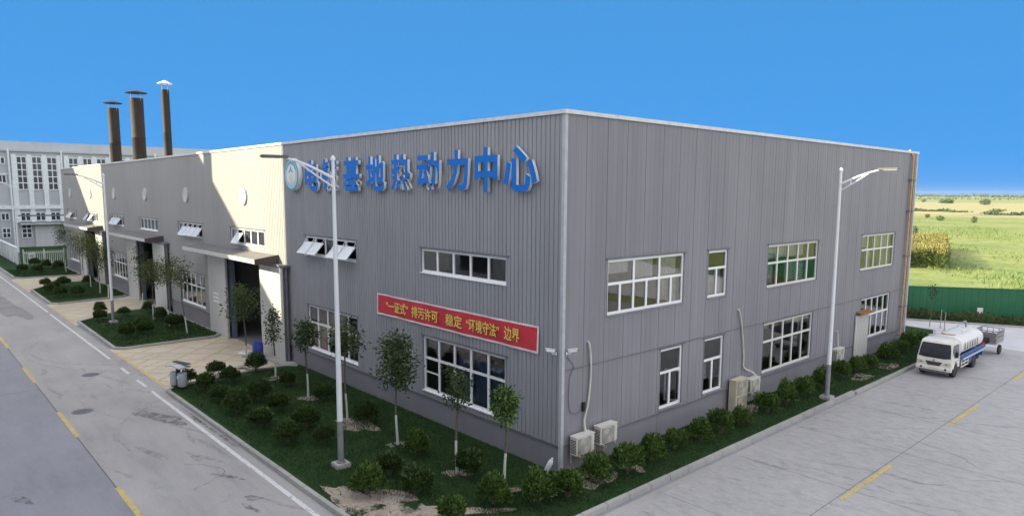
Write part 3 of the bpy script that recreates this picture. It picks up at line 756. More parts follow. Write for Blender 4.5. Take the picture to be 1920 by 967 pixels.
# --- sliding doors, rail, canopy
for di, d in enumerate(doors):
    for s in (0, 1):
        a, c = ((d[0]-3.0, d[0]+0.02) if s == 0 else (d[1]-0.02, d[1]+3.0))
        b = MB()
        n = 4; w = (c-a)/n
        for i in range(n): b.box(a+i*w+0.006, -0.30, 0.04, a+(i+1)*w-0.006, -0.20, 5.02)
        lf = b.build('sliding_door', MT['leafdoor'], hall)
        b = MB(); b.box(a-0.03, -0.31, 0.04, a, -0.19, 5.05); b.box(c, -0.31, 0.04, c+0.03, -0.19, 5.05); b.box(a, -0.305, 5.02, c, -0.195, 5.06); b.box(a, -0.305, 0.0, c, -0.195, 0.04)
        b.build('door_frame', MT['dark_trim'] if s else MT['trim'], lf)  # dark on the right leaf: shade on its edge painted in
        if di == 0 and s == 0:
            b = MB()
            for z in (2.05, 2.3, 2.55): b.box(a+0.75, -0.306, z, a+1.75, -0.302, z+0.13)
            b.build('notice', MT['white'], lf)
    b = MB(); b.box(d[0]-3.1, -0.34, 5.08, d[1]+3.3, 0.0, 5.2); b.build('door_rail', MT['dark_trim'], hall)
    b = MB(); b.box(d[0]-0.02, -0.05, 0, d[0]+0.1, 0.25, 5.0); b.box(d[1]-0.1, -0.05, 0, d[1]+0.02, 0.25, 5.0); b.box(d[0]+0.1, -0.05, 4.9, d[1]-0.1, 0.25, 5.0)
    b.build('door_jamb', simple('jamb_blue_grey', (0.14, 0.17, 0.22), 0.5), hall)
    x0, x1 = d[0]-4.6, d[1]+1.85
    b = MB(); b.prism([(0.0, 5.62), (-1.25, 5.42), (-1.25, 5.26), (-1.19, 5.26), (-0.6, 5.33), (0.0, 5.40)], x0, x1, axis=0)
    cp = b.build('canopy', MT['canopy'], hall)
    b = MB(); b.box(x0-0.02, -1.30, 5.24, x1+0.0, -1.253, 5.46); b.build('fascia', MT['leafdoor'], cp)
    b = MB(); b.prism([(0.0, 5.66), (-1.3, 5.48), (-1.3, 5.20), (0.0, 5.24)], x1+0.003, x1+0.05, axis=0); b.build('end_cap', simple('dark_cap', (0.10, 0.075, 0.075), 0.7), cp)  # end cap darker than the canopy sheet
    b = MB(); b.tube([(d[1]+3.12, -0.16, 0.05), (d[1]+3.12, -0.16, 5.2)], 0.06, 10); b.build('downpipe', MT['dark_trim'], hall)  # dark tube standing in for the shaded gap beside the leaf
# concrete foot at the near door
b = MB(); b.box(-22.8, -0.75, -0.03, -19.0, 0.0, 0.14); b.build('door_step', MT['kerb'], hall, bevel=0.02)
# --- door panel with small rusty canopy on the side wall
b = MB(); b.box(0.03, 22.42, 0.22, 0.09, 24.12, 2.58); dp = b.build('service_door', MT['leafdoor'], hall, bevel=0.01)
dp['label'] = 'pale plank door leaf half covering a window'
b = MB()
for i in range(1, 9): b.box(0.091, 22.42+i*0.19, 0.25, 0.094, 22.43+i*0.19, 2.55)
b.build('door_groove', MT['grille'], dp)
b = MB(); b.prism([(0.02, 2.74), (0.36, 2.66), (0.36, 2.70), (0.02, 2.80)], 22.55, 24.1, axis=1); b.build('door_hood', MT['rust'], hall)
# --- two tan service pipes
for y, r in ((28.95, 0.06), (29.35, 0.045)):
    b = MB(); b.tube([(0.14, y-0.1, 1.0 if r > 0.05 else 1.4), (0.14, y, H-0.3), (-0.1, y, H+0.10)] if r > 0.05 else [(0.12, y, 1.4), (0.12, y, H-0.2)], r, 10, True)
    if r > 0.05:
        b.tube([(0.14, y-0.1, 1.0), (0.14, y-0.1, 0.75), (-0.02, y-0.1, 0.72)], r, 10)
    p = b.build('service_pipe', MT['pipe_tan'], hall, smooth=True)
    for z in (2.4, 5.4, 8.0, 9.8): b = MB(); b.box(0.0, y-0.16, z, 0.21, y+0.16, z+0.05); b.build('pipe_bracket', MT['dark_trim'], p)

# ------------------------------------------------------------------ roof stacks behind the parapet
for (x, y, zt, r, cap_r, lab, capm) in ((-76.3, 5.0, 18.35, 0.58, 0.98, 'brown steel stack on hall roof, shortest and farthest, flat cap tipped slightly', 'stack'),
                                  (-66.3, 5.0, 18.5, 0.64, 1.05, 'thick brown steel stack with dark flat cap, middle of three on hall roof', 'stack'),
                                  (-56.4, 5.0, 18.35, 0.35, 0.66, 'slender brown steel stack with white cap, tallest looking and nearest on hall roof', 'white')):
    t = empty('roof_stack', (x, y, 10.55), 0, lab, 'chimney stack', 'steel stacks on the hall roof')
    h = zt-10.55
    b = MB(); b.lathe([(r*1.12, 0), (r*1.12, 0.15), (r, 0.2), (r, h*0.48), (r*1.04, h*0.485), (r*1.04, h*0.5), (r, h*0.505), (r, h), (r-0.06, h), (r-0.08, h-1.0)], n=28); b.build('flue', MT['stack'], t, smooth=True)
    b = MB(); b.lathe([(cap_r, h+0.52), (cap_r, h+0.57), (0.08, h+0.85)], n=28); b.build('rain_cap', MT[capm], t, smooth=True)
    for k in range(4):
        b = MB(); a = k*math.pi/2+0.4; b.tube([((r-0.02)*math.cos(a), (r-0.02)*math.sin(a), h-0.3), ((r-0.02)*math.cos(a), (r-0.02)*math.sin(a), h+0.55)], 0.025, 6); b.build('cap_strut', MT['steel'], t)

# ------------------------------------------------------------------ wall lettering, emblem, banner
def text_mesh(name, s, h, ext, off, mats, split=True, fit=None):
    cu = bpy.data.curves.new(name, 'FONT'); cu.body = s; cu.extrude = ext; cu.offset = off; cu.size = 1.0; cu.resolution_u = 3
    tmp = bpy.data.objects.new(name, cu); COL.objects.link(tmp)
    dg = bpy.context.evaluated_depsgraph_get(); dg.update()
    me = bpy.data.meshes.new_from_object(tmp.evaluated_get(dg))
    COL.objects.unlink(tmp); bpy.data.objects.remove(tmp)
    me.materials.clear()
    for m in mats: me.materials.append(m)
    co = np.empty(len(me.vertices)*3); me.vertices.foreach_get('co', co); co = co.reshape(-1, 3)
    mn, mxx = co.min(0), co.max(0)
    co[:, 0] -= (mn[0]+mxx[0])/2; co[:, 1] -= (mn[1]+mxx[1])/2
    w0, h0 = mxx[0]-mn[0], mxx[1]-mn[1]
    if fit: co[:, 0] *= fit[0]/w0; co[:, 1] *= fit[1]/h0
    else: co[:, :2] *= h
    me.vertices.foreach_set('co', co.ravel())
    me.update()
    for p in me.polygons: p.material_index = 0 if p.normal.z > 0.9 else min(1, len(mats)-1)
    me.name = name
    return me, (w0, h0)
SIGN = '电镀基地热动力中心'
desc = ['right beside the round emblem', 'crossed by the lamp pole', 'first one right of the lamp pole', 'just left of the four-dot one',
        'with four dots along its foot', 'two-part one in the middle right of the row', 'single open hook shape', 'boxed shape with a long upright', 'last and nearest, of separate leaning strokes']
spots = [-16.35, -14.55, -12.56, -10.62, -8.70, -6.84, -5.08, -3.48, -1.80]
fits = [(1.35, 1.45), (1.5, 1.5), (1.5, 1.45), (1.45, 1.45), (1.4, 1.4), (1.45, 1.4), (1.3, 1.45), (1.2, 1.5), (1.6, 1.45)]
for i, ch in enumerate(SIGN):
    me, _ = text_mesh('sign_character', ch, 1, 0.055, 0.034, [MT['blue'], MT['white']], fit=fits[i])
    o = bpy.data.objects.new('sign_character', me); COL.objects.link(o)
    o.rotation_euler = (RAD(90), 0, 0); o.location = (spots[i], -0.13, 9.75)
    tag(o, 'raised blue wall character %s with white sides, %s' % (ch, desc[i]), 'sign letter', 'blue raised characters on the hall wall')
em = empty('wall_emblem', (-18.42, -0.02, 9.82), 0, 'round blue and white emblem mounted left of the blue wall characters', 'emblem')
b = MB(); b.lathe([(0.80, 0.0), (0.80, -0.14), (0.77, -0.21), (0.1, -0.21)], n=40, axis=1); b.build('backing', MT['white'], em, smooth=True)
b = MB(); b.lathe([(0.775, -0.212), (0.775, -0.220), (0.1, -0.222)], n=40, axis=1); b.build('rim', MT['teal'], em)
b = MB(); b.lathe([(0.70, -0.223), (0.70, -0.228), (0.1, -0.229)], n=40, axis=1); b.build('ring', MT['paleblue'], em)
b = MB()
for k in range(9):
    a = RAD(30+k*15); m = Matrix.Translation((0.59*math.cos(a), -0.232, 0.59*math.sin(a))) @ Matrix.Rotation(-(a-math.pi/2), 4, 'Y')
    b.box(-0.05, -0.004, -0.055, 0.05, 0.002, 0.055, mat=m)
b.build('ring_mark', MT['teal'], em)
b = MB(); b.lathe([(0.47, -0.230), (0.47, -0.236), (0.1, -0.238)], n=36, axis=1); b.build('field_disc', MT['white'], em)
b = MB(); b.prism([(0.0, 0.42), (-0.10, 0.22), (-0.26, 0.12), (-0.12, 0.10), (0.0, 0.24), (0.12, 0.10), (0.26, 0.12), (0.10, 0.22)], -0.246, -0.240, axis=1); b.build('motif', MT['teal'], em)
b = MB(); b.lathe([(0.24, -0.240), (0.22, -0.25), (0.05, -0.25)], (0, 0, -0.18), 24, axis=1); b.build('motif', MT['cream'], em)

bn = empty('banner', (0, 0, 0), 0, 'long red cloth banner with yellow slogan hung on the ribbed wall', 'banner')
b = MB(); x0, x1, z0, z1 = -10.80, -1.03, 3.88, 4.72; nx, nz = 60, 5
def by(x, z): return -0.05-0.018*math.sin(x*2.1+z*3)-0.012*math.sin((x+z)*5.0)-(0.03*max(0, (x+2.2)) * math.sin((x-z)*9)*0.35 if x > -2.2 else 0)
for i in range(nx):
    for j in range(nz):
        xa, xb = x0+(x1-x0)*i/nx, x0+(x1-x0)*(i+1)/nx; za, zb = z0+(z1-z0)*j/nz, z0+(z1-z0)*(j+1)/nz
        b.quad((xa, by(xa, za), za), (xb, by(xb, za), za), (xb, by(xb, zb), zb), (xa, by(xa, zb), zb))
b.build('cloth', MT['red'], bn, smooth=True)
b = MB()
for i in range(nx):
    xa, xb = x0+(x1-x0)*i/nx, x0+(x1-x0)*(i+1)/nx
    for za, zb in ((z0-0.03, z0+0.04), (z1-0.04, z1+0.03)):
        b.quad((xa, by(xa, za)-0.006, za), (xb, by(xb, za)-0.006, za), (xb, by(xb, zb)-0.006, zb), (xa, by(xa, zb)-0.006, zb))
for xa, xb in ((x0-0.03, x0+0.05), (x1-0.05, x1+0.03)): b.quad((xa, by(xa, z0)-0.008, z0-0.03), (xb, by(xb, z0)-0.008, z0-0.03), (xb, by(xb, z1)-0.008, z1+0.03), (xa, by(xa, z1)-0.008, z1+0.03))
b.build('hem', MT['pink'], bn)
for s, xa, xb in (('“一证式”', -10.06, -8.42), ('排污许可', -8.17, -6.42), ('稳定', -5.93, -4.93), ('“环境守法”', -4.68, -2.88), ('边界', -2.62, -1.86)):
    me, (w0, h0) = text_mesh('slogan', s, 1, 0.004, 0.012, [MT['yellow_txt']], fit=(xb-xa, 0.46))
    o = bpy.data.objects.new('slogan', me); COL.objects.link(o); o.parent = bn
    o.rotation_euler = (RAD(90), 0, 0); o.location = ((xa+xb)/2, -0.105, 4.30)

# ------------------------------------------------------------------ wall-mounted kit: cameras, AC units, hoses, cables
def security_camera(loc, rz, label):
    t = empty('security_camera', loc, rz, label, 'camera', 'security cameras at the hall corner')
    t.scale = (0.78, 0.78, 0.78)
    b = MB(); b.box(-0.05, -0.04, -0.06, 0.05, 0.0, 0.06); b.tube([(0, -0.02, 0), (0, -0.16, -0.02), (0, -0.2, 0.03)], 0.02, 8); b.build('bracket', MT['white'], t)
    b = MB(); b.box(-0.055, -0.46, 0.03, 0.055, -0.10, 0.14, mat=Matrix.Rotation(RAD(-9), 4, 'X')); b.build('housing', MT['white'], t, bevel=0.012)
    b = MB(); b.box(-0.07, -0.50, 0.145, 0.07, -0.08, 0.16, mat=Matrix.Rotation(RAD(-9), 4, 'X')); b.build('sunshade', MT['white'], t)
    b = MB(); b.lathe([(0.04, -0.463), (0.03, -0.468)], (0, 0, 0.145), 12, axis=1); b.build('lens', MT['black'], t)
security_camera((-0.22, -0.02, 4.0), RAD(-35), 'white bullet security camera on front wall at the building corner')
security_camera((0.02, 0.16, 4.02), RAD(125), 'white bullet security camera on side wall just round the corner')
def ac_unit(loc, w, h, d, label, old=False, fans=1, legs=True):
    """outdoor unit on the +x wall; local: x out of the wall, y along it"""
    t = empty('air_conditioner', loc, 0, label, 'air conditioner', 'air conditioner units on the side wall')
    m = MT['ac_old'] if old else MT['ac']
    b = MB(); b.box(0.10, 0, 0, 0.10+d, w, h); b.build('casing', m, t, bevel=0.02)
    b = MB(); b.box(0.09, -0.02, h+0.002, 0.12+d, w+0.02, h+0.02); b.build('lid', m, t, bevel=0.008)
    for k in range(fans):
        zc = h*(k+0.5)/fans; R_ = min(h/fans*0.42, w*0.36); yc = w*0.44 if fans == 1 else w*0.5
        if fans == 1: b = MB(); b.box(0.10+d+0.002, w*0.08, h*0.08, 0.10+d+0.02, w*0.80, h*0.92)
        else: b = MB(); b.box(0.10+d+0.002, w*0.1, zc-R_*1.05, 0.10+d+0.02, w*0.9, zc+R_*1.05)
        g = b.build('fan_grille', MT['grille'], t, bevel=0.006)
        b = MB()
        for i in range(1, 6): b.tube([(0.10+d+0.024, yc+R_*i/5*math.cos(q*math.pi/10), zc+R_*i/5*math.sin(q*math.pi/10)) for q in range(21)], 0.007, 5)
        b.build('guard_ring', m, g)
    b = MB()
    for i in range(9): b.box(0.14, -0.004, h*0.12+i*h*0.085, 0.08+d, -0.001, h*0.12+i*h*0.085+h*0.045)
    (b.build('side_fin', MT['black'], t) if not old else None)
    b = MB(); b.box(0.10+d+0.002, w*0.85, h*0.62, 0.10+d+0.012, w*0.97, h*0.85); b.build('valve_cover', m, t)
    if legs:
        b = MB()
        for y in (w*0.15, w*0.82): b.box(0.0, y, -0.05, 0.14+d, y+0.05, 0.0); b.box(0.0, y, -0.35, 0.04, y+0.05, -0.05)
        b.build('bracket', MT['ac_old'], t)
    return t
ac_unit((0, 0.30, 0.72), 0.86, 0.60, 0.30, 'ivory air conditioner nearest the building corner, under the long wrapped hose')
ac_unit((0, 1.45, 0.80), 0.86, 0.60, 0.30, 'ivory air conditioner beside the corner one, with a drain hose trailing below')
ac_unit((0, 9.82, 0.12), 0.92, 1.30, 0.34, 'tall yellowed two-fan air conditioner standing low against the side wall', True, 2, True)
ac_unit((0, 11.10, 0.66), 0.80, 0.58, 0.28, 'small ivory air conditioner bracketed right of the tall two-fan unit')
ac_unit((0, 19.55, 0.66), 0.84, 0.60, 0.30, 'ivory air conditioner between the right lamp pole and the plank door')
def hose(pts, r, mat, name, label, cat='hose'):
    b = MB()
    P = [Vector(p) for p in pts]; q = []
    for i in range(len(P)-1):
        p0, p1, p2, p3 = P[max(i-1, 0)], P[i], P[i+1], P[min(i+2, len(P)-1)]
        for k in range(6):
            t = k/6; q.append(0.5*((2*p1)+(p2-p0)*t+(2*p0-5*p1+4*p2-p3)*t*t+(3*p1-p0-3*p2+p3)*t**3))
    q.append(P[-1]); b.tube(q, r, 8)
    o = b.build(name, mat, smooth=True); return tag(o, label, cat)
hose([(-0.03, 1.16, 4.23), (0.07, 1.2, 4.15), (0.06, 1.3, 3.3), (0.07, 1.2, 2.3), (0.09, 1.0, 1.7), (0.2, 0.95, 1.32)], 0.035, MT['hose'], 'wrapped_hose', 'pale wrapped hose running down to the corner air conditioner')
hose([(0.2, 2.0, 0.82), (0.16, 1.98, 0.55), (0.12, 1.75, 0.25), (0.3, 1.4, 0.13), (0.45, 1.0, 0.13)], 0.022, MT['hose'], 'drain_hose', 'thin pale drain hose curling to the soil below the second air conditioner')
hose([(-0.03, 10.4, 4.25), (0.07, 10.45, 4.2), (0.06, 10.75, 3.4), (0.07, 10.95, 2.3), (0.08, 11.0, 1.75), (0.16, 11.5, 1.5), (0.25, 11.75, 1.3)], 0.035, MT['hose'], 'wrapped_hose', 'pale wrapped hose running down to the air conditioners below the narrow windows')
hose([(-0.02, 20.1, 2.05), (0.08, 20.15, 2.1), (0.1, 20.2, 1.8), (0.2, 20.1, 1.30)], 0.03, MT['hose'], 'wrapped_hose', 'short pale hose above the air conditioner behind the lamp pole')
hose([(0.02, 0.2, 3.9), (0.04, 0.5, 3.55), (0.03, 0.34, 3.2), (0.03, 0.30, 2.4), (0.04, 0.45, 2.02), (0.04, 0.9, 2.0), (0.05, 1.0, 2.1)], 0.012, MT['dark_trim'], 'cable', 'thin dark cable looping down the wall from the corner cameras', 'cable')
b = MB(); b.box(0.005, 0.93, 1.98, 0.09, 1.05, 2.28); tag(b.build('junction_box', MT['black'], bevel=0.01), 'small black junction box on the wall above the corner air conditioner', 'junction box')

# ------------------------------------------------------------------ street lamps
def lamp_parts(t):
    b = MB(); b.box(-0.24, -0.24, -0.02, 0.24, 0.24, 0.16); b.build('footing', MT['kerb'], t, bevel=0.02)
    b = MB(); b.lathe([(0.15, 0.16), (0.15, 0.20), (0.10, 0.205), (0.094, 1.55)], n=16); b.build('pole_base', MT['lamp_grey'], t, smooth=True)
    b = MB(); b.lathe([(0.094, 1.55), (0.05, 9.85)], n=16); b.lathe([(0.075, 9.85), (0.075, 9.93), (0.02, 10.0)], n=12); b.build('pole', MT['lamp'], t, smooth=True)
    pts = [(0, 0, 9.30), (0, -0.35, 9.46), (0, -0.75, 9.64), (0, -1.15, 9.78), (0, -1.50, 9.86)]
    b = MB(); b.tube(pts, [0.05, 0.045, 0.04, 0.035, 0.032], 8); b.tube([(0, 0, 9.02), (0, -0.55, 9.36), (0, -1.12, 9.74)], 0.028, 8); b.tube([(0, -0.42, 9.28), (0, -0.42, 9.49)], 0.018, 6); b.build('arm', MT['lamp'], t, smooth=True)
    b = MB(); b.box(-0.12, -2.25, 9.86, 0.12, -1.46, 9.94, mat=Matrix.Translation((0, 0, 0))); hd = b.build('lamp_head', MT['lamp_head'], t, bevel=0.02)
    b = MB(); b.box(-0.10, -2.2, 9.845, 0.10, -1.7, 9.858); b.build('diffuser', MT['trim'], hd)
lamp0 = empty('street_lamp', (-5.17, -4.92, LZ), 0, 'tall white street lamp on front lawn, in front of the wall lettering', 'street lamp', 'street lamps along the roads'); lamp_parts(lamp0)
for loc, rz, lab in (((2.06, 14.64, LZ), RAD(90), 'white street lamp in the shrub strip, arm reaching over right-hand road'),
                     ((-37.64, -4.45, LZ), 0, 'white street lamp on the middle lawn island, between two sliding doors'),
                     ((-84.8, -4.02, LZ), 0, 'farthest white street lamp, beside the end of the pale boundary wall')):
    c = copy_tree(lamp0); c.location = loc; c.rotation_euler = (0, 0, rz); c['label'] = lab
    
# ------------------------------------------------------------------ planting
def bush_mesh(seed, mat, n=2900):
    r = np.random.default_rng(seed)
    u = unit(r, n); u[:, 2] = np.abs(u[:, 2])*1.0-0.25
    u /= np.linalg.norm(u, axis=1, keepdims=True)
    rad = r.uniform(0.25, 1.0, n)**0.5
    lump = 1+0.10*np.sin(2*np.arctan2(u[:, 1], u[:, 0])+3*seed)+0.16*np.sin(3*np.arctan2(u[:, 1], u[:, 0])+seed)+0.12*np.sin(5*u[:, 2]+2*seed)
    p = u*rad[:, None]*lump[:, None]*np.array([0.41, 0.41, 0.42])
    p[:, 2] += 0.38; p[:, 2] = np.maximum(p[:, 2], 0.03)
    d = u*0.8 + r.normal(size=(n, 3))*0.35 + np.array([0, 0, 0.75])
    return leaf_cloud(p, d, 0.10, seed, 0.42)
bush_protos = []
def make_bush(seed, mat):
    t = empty('shrub', (0, 0, -50))
    v, f = bush_mesh(seed, mat); np_mesh('foliage', v, f, mat, t)
    b = MB(); r = random.Random(seed)
    for k in range(7):
        a = r.uniform(0, 6.28); q = r.uniform(0.12, 0.3); b.tube([(0.03*math.cos(a), 0.03*math.sin(a), -0.02), (q*math.cos(a), q*math.sin(a), r.uniform(0.35, 0.6))], [0.014, 0.006], 5)
    b.build('stem', MT['bark'], t)
    return t
protos = [make_bush(s, m) for s, m in ((11, MT['leaf_bush']), (12, MT['leaf_bush']), (13, MT['leaf_bush']), (14, MT['leaf_bush_b']), (15, MT['leaf_bush_b']))]
used = set()
def place_bush(i, x, y, s, lab, grp):
    p = protos[i]
    if i in used: c = copy_tree(p)
    else: c = p; used.add(i)
    c.location = (x, y, LZ-0.01); c.rotation_euler = (0, 0, rng.uniform(0, 6.28)); q = rng.uniform(0.92, 1.08)
    s *= rng.uniform(0.86, 1.04); c.scale = (s*q, s*rng.uniform(0.85, 1.12), s*rng.uniform(0.86, 1.10)); tag(c, lab, 'shrub', grp)
ORD = ['first', 'second', 'third', 'fourth', 'fifth', 'sixth', 'seventh', 'eighth', 'ninth', 'tenth', 'eleventh', 'twelfth', 'thirteenth', 'fourteenth', 'fifteenth', 'sixteenth', 'seventeenth', 'eighteenth', 'nineteenth']
rowA = [(-18.75, -5.45, .95), (-16.9, -5.3, .95), (-15.0, -5.3, 1.0), (-13.0, -5.35, 1.05), (-10.6, -5.35, 1.1), (-8.35, -5.3, 1.1), (-2.9, -5.4, 1.12), (-2.1, -4.1, 1.05), (-4.6, -5.1, 0.6)]
for k, (x, y, s) in enumerate(rowA[:6]): place_bush(k % 3, x, y, s, 'round dark green shrub, %s from the litter bin in the kerbside row' % ORD[k], 'shrubs on the front lawn')
rowB = [(-19.3, -4.0, 1.1), (-17.6, -3.95, 1.05), (-14.0, -4.05, 1.1), (-12.0, -4.1, 1.0), (-9.4, -4.15, 1.0), (-7.5, -4.45, .85), (-3.9, -4.05, 1.0)]
for k, (x, y, s) in enumerate(rowB[:5]): place_bush((k+1) % 3, x, y, s, 'round dark green shrub, %s from the yellow hatching in the second row' % ORD[k], 'shrubs on the front lawn')
place_bush(2, -7.45, -4.4, .85, 'smaller dark shrub just behind the front lawn lamp pole', 'shrubs on the front lawn')
for k, (x, y, s, pr) in enumerate([(-18.9, -2.2, 1.05, 0), (-15.3, -2.2, 1.0, 1), (-12.2, -2.0, .9, 2), (-8.3, -2.2, 1.15, 0)]):
    place_bush(pr, x, y, s, 'dark shrub, %s from the sliding door in the row nearest the ribbed wall' % ORD[k], 'shrubs on the front lawn')
for x, y, s, pr, lab in ((-4.4, -2.5, 1.0, 3, 'round mid-green shrub between the third and fourth young trees from the corner'),
                     (-3.55, -4.1, 1.05, 1, 'dark shrub behind the two kerbside shrubs at the bare soil'),
                     (-2.75, -5.35, 1.15, 3, 'bright-tipped shrub at bottom of picture, left of the bare soil'),
                     (-1.85, -4.25, 1.12, 1, 'broad shrub on the bare soil, between the two near whitewashed trees'),
                     (-1.75, -2.3, 1.05, 1, 'shrub in the shade between the two trees nearest the building corner'),
                     (0.35, -4.55, 0.95, 4, 'bright shrub cut by the bottom edge of the picture'),
                     (0.25, -3.0, 1.15, 3, 'wide bright shrub left of the building corner foot')):
    place_bush(pr, x, y, s, lab, 'shrubs on the front lawn')
rowR = [(0.95, -1.95, 1.15), (1.3, -1.05, 1.0), (1.25, 0.35, 1.08), (1.4, 1.6, 1.08), (1.3, 3.05, 1.0), (1.2, 4.55, 1.02), (1.3, 5.95, 1.0), (1.35, 7.2, 1.0), (1.35, 8.6, 0.95), (1.25, 10.9, 1.12), (1.3, 12.4, 1.1), (1.3, 14.1, 1.2), (1.25, 16.0, 1.05), (1.1, 18.4, 1.05), (1.05, 20.4, 1.05), (1.2, 21.7, 0.95), (1.0, 24.6, 1.15), (1.0, 26.4, 1.15), (0.9, 28.2, 1.2), (0.9, 29.8, 1.15)]
for k, (x, y, s) in enumerate(rowR):
    if k >= 18: lab = 'bright shrub %s the truck cab at the far end of the right-hand strip' % ('hidden partly behind' if k == 18 else 'farthest along, past')
    else: lab = 'bright green shrub, %s from the building corner in the right-hand strip' % ORD[k]
    place_bush(3 + k % 2, x, y, s, lab, 'shrubs in the strip beside the right-hand road')
for k, (x, y, s) in enumerate([(-43.0+0.7, -4.3, 1.0), (-38.9, -5.0, 1.1), (-40.2, -3.2, .95), (-40.6, -1.5, 1.0), (-31.6, -5.0, 1.15), (-33.6, -3.8, 1.15), (-36.4, -1.8, 1.15), (-33.0, -1.9, 1.2), (-32.2, -3.9, 1.0)]):
    place_bush(k % 3, x, y, s, 'dark shrub, %s from the far end on the lawn island before the middle sliding door' % ORD[k], 'shrubs on the middle lawn island')
for k, (x, y, s) in enumerate([(-61.6, -4.8, 1.1), (-60.6, -3.6, 1.2), (-56.0, -5.3, 1.2), (-53.2, -5.0, 1.2), (-52.5, -3.8, 1.2), (-61.0, -1.5, 1.1), (-59, -4.4, 1.0)]):
    place_bush((k+1) % 3, x, y, s, 'dark shrub, %s from the far kerb on the second lawn island' % ORD[k], 'shrubs on the second lawn island')
for k, (x, y, s) in enumerate([(-82.5, -2.8, 1.3), (-79.0, -2.2, 1.3), (-76.5, -4.8, 1.2), (-74.5, -3.6, 1.25), (-76.8, -1.4, 1.3)]):
    place_bush((k+2) % 3, x, y, s, 'dark shrub, %s from the railing on the farthest lawn' % ORD[k], 'shrubs on the farthest lawn')

def tree_parts(t, seed, h, crown0, rw, mat, n, lean=0.0, lime=1.1, dens=0.35):
    r = random.Random(seed); nr = np.random.default_rng(seed)
    def axis(z): return Vector((lean*z+0.03*math.sin(z*2+seed), 0.03*math.cos(z*1.7+seed), z))
    b = MB(); zs = [-0.03, 0.3, 0.7, lime]; b.tube([axis(z) for z in zs], [0.055, 0.045, 0.042, 0.04] if rw > 0.35 else [0.025]*4, 8); b.build('whitewashed_trunk', MT['lime'], t, smooth=True)
    b = MB(); zs = [lime, (lime+crown0)/2, crown0, (crown0+h)/2, h-0.15]; b.tube([axis(z) for z in zs], [0.04, 0.037, 0.032, 0.02, 0.006] if rw > 0.35 else [0.025, 0.022, 0.02, 0.012, 0.005], 8)
    tips = []
    for k in range(12):
        z = crown0+(h-crown0)*(0.0+0.8*k/11); a = k*2.4+seed; L = rw*r.uniform(0.6, 1.0)*(1-0.45*k/11)
        p0 = axis(z); p2 = p0+Vector((math.cos(a)*L, math.sin(a)*L, L*r.uniform(0.5, 1.0))); p1 = p0.lerp(p2, 0.5)+Vector((0, 0, -0.05))
        b.tube([p0, p1, p2], [0.014, 0.010, 0.004], 5); tips += [(p1, 0.6), (p2, 1.0), (p0.lerp(p2, 0.75), 0.8)]
    tips.append((axis(h-0.2), 1.0))
    b.build('trunk', MT['bark'], t, smooth=True)
    pts = []; dirs = []
    for i in range(int(n*1.5)):
        c, w = r.choice(tips); q = nr.normal(size=3)*dens*rw*0.62
        p = np.array(c)+q; pts.append(p); d = q/max(1e-3, np.linalg.norm(q))+nr.normal(size=3)*0.7+np.array([0, 0, -0.15]); dirs.append(d)
    v, f = leaf_cloud(np.array(pts), np.array(dirs), 0.135, seed, 0.48)
    np_mesh('crown', v, f, mat, t)
TR = [ # x, y, height, crown base, crown radius, leaves, lean, material, label
    (-12.97, -2.33, 3.35, 2.2, .52, 850, 0.0, 'leaf_tree', 'young tree with compact oval crown at left end of the first-storey window'),
    (-9.21, -2.51, 3.75, 2.6, .75, 620, 0.0, 'leaf_tree', 'young tree with flat open crown just right of the near lamp pole'),
    (-5.66, -2.46, 4.0, 2.0, .72, 1500, 0.0, 'leaf_tree', 'fullest young tree, left of the window with blue curtains'),
    (-2.26, -2.40, 3.45, 2.1, .48, 420, 0.0, 'leaf_tree', 'sparse young tree before the window with blue curtains'),
    (-0.41, -1.99, 3.15, 2.05, .40, 900, 0.0, 'leaf_bush_b', 'small leafy green tree nearest the building corner'),
    (-20.16, -2.21, 3.9, 2.4, .85, 1000, 0.0, 'leaf_tree', 'young tree with wide crown before the dark near doorway'),
    (-17.04, -2.03, 3.5, 1.7, .40, 420, 0.0, 'leaf_tree', 'thin narrow young tree beside the blue barrel'),
    (-30.77, -1.86, 4.5, 2.9, .80, 420, -0.10, 'leaf_tree_y', 'leaning olive young tree nearest the near sliding door on the middle island'),
    (-34.02, -1.94, 4.4, 2.7, .95, 800, -0.03, 'leaf_tree_y', 'central olive young tree of the close group on the middle island'),
    (-37.14, -2.06, 4.1, 2.3, .85, 900, 0.0, 'leaf_tree_y', 'rounder olive young tree right of the middle island lamp pole'),
    (-43.3, -1.2, 4.6, 2.2, .65, 500, -0.06, 'leaf_tree', 'narrow young tree against the middle sliding door leaf'),
    (-50.4, -2.02, 4.4, 2.1, .75, 600, -0.05, 'leaf_tree', 'thin tree behind the middle lamp pole on second island'),
    (-53.3, -2.07, 4.4, 2.4, .95, 900, 0.0, 'leaf_tree', 'bushy young tree in front of the far dark doorway'),
    (-58.7, -1.75, 4.6, 2.6, 1.25, 1000, 0.0, 'leaf_tree_y', 'wide olive tree left of the far dark doorway'),
    (-63.4, -1.4, 4.6, 2.6, 1.25, 1000, 0.0, 'leaf_tree_y', 'wide olive tree farther behind, on the second island end'),
    (-73.7, -1.2, 4.8, 2.6, 1.2, 900, 0.0, 'leaf_tree', 'young tree on the farthest lawn near the hall end'),
    (-87.5, 1.5, 4.6, 2.4, 1.5, 900, 0.0, 'leaf_tree', 'small tree behind the white railing, below the distant block'),
    (-0.46, 36.3, 2.9, 2.0, .30, 90, 0.0, 'leaf_tree', 'bare thin sapling on the grass plot past the hall corner'),
]
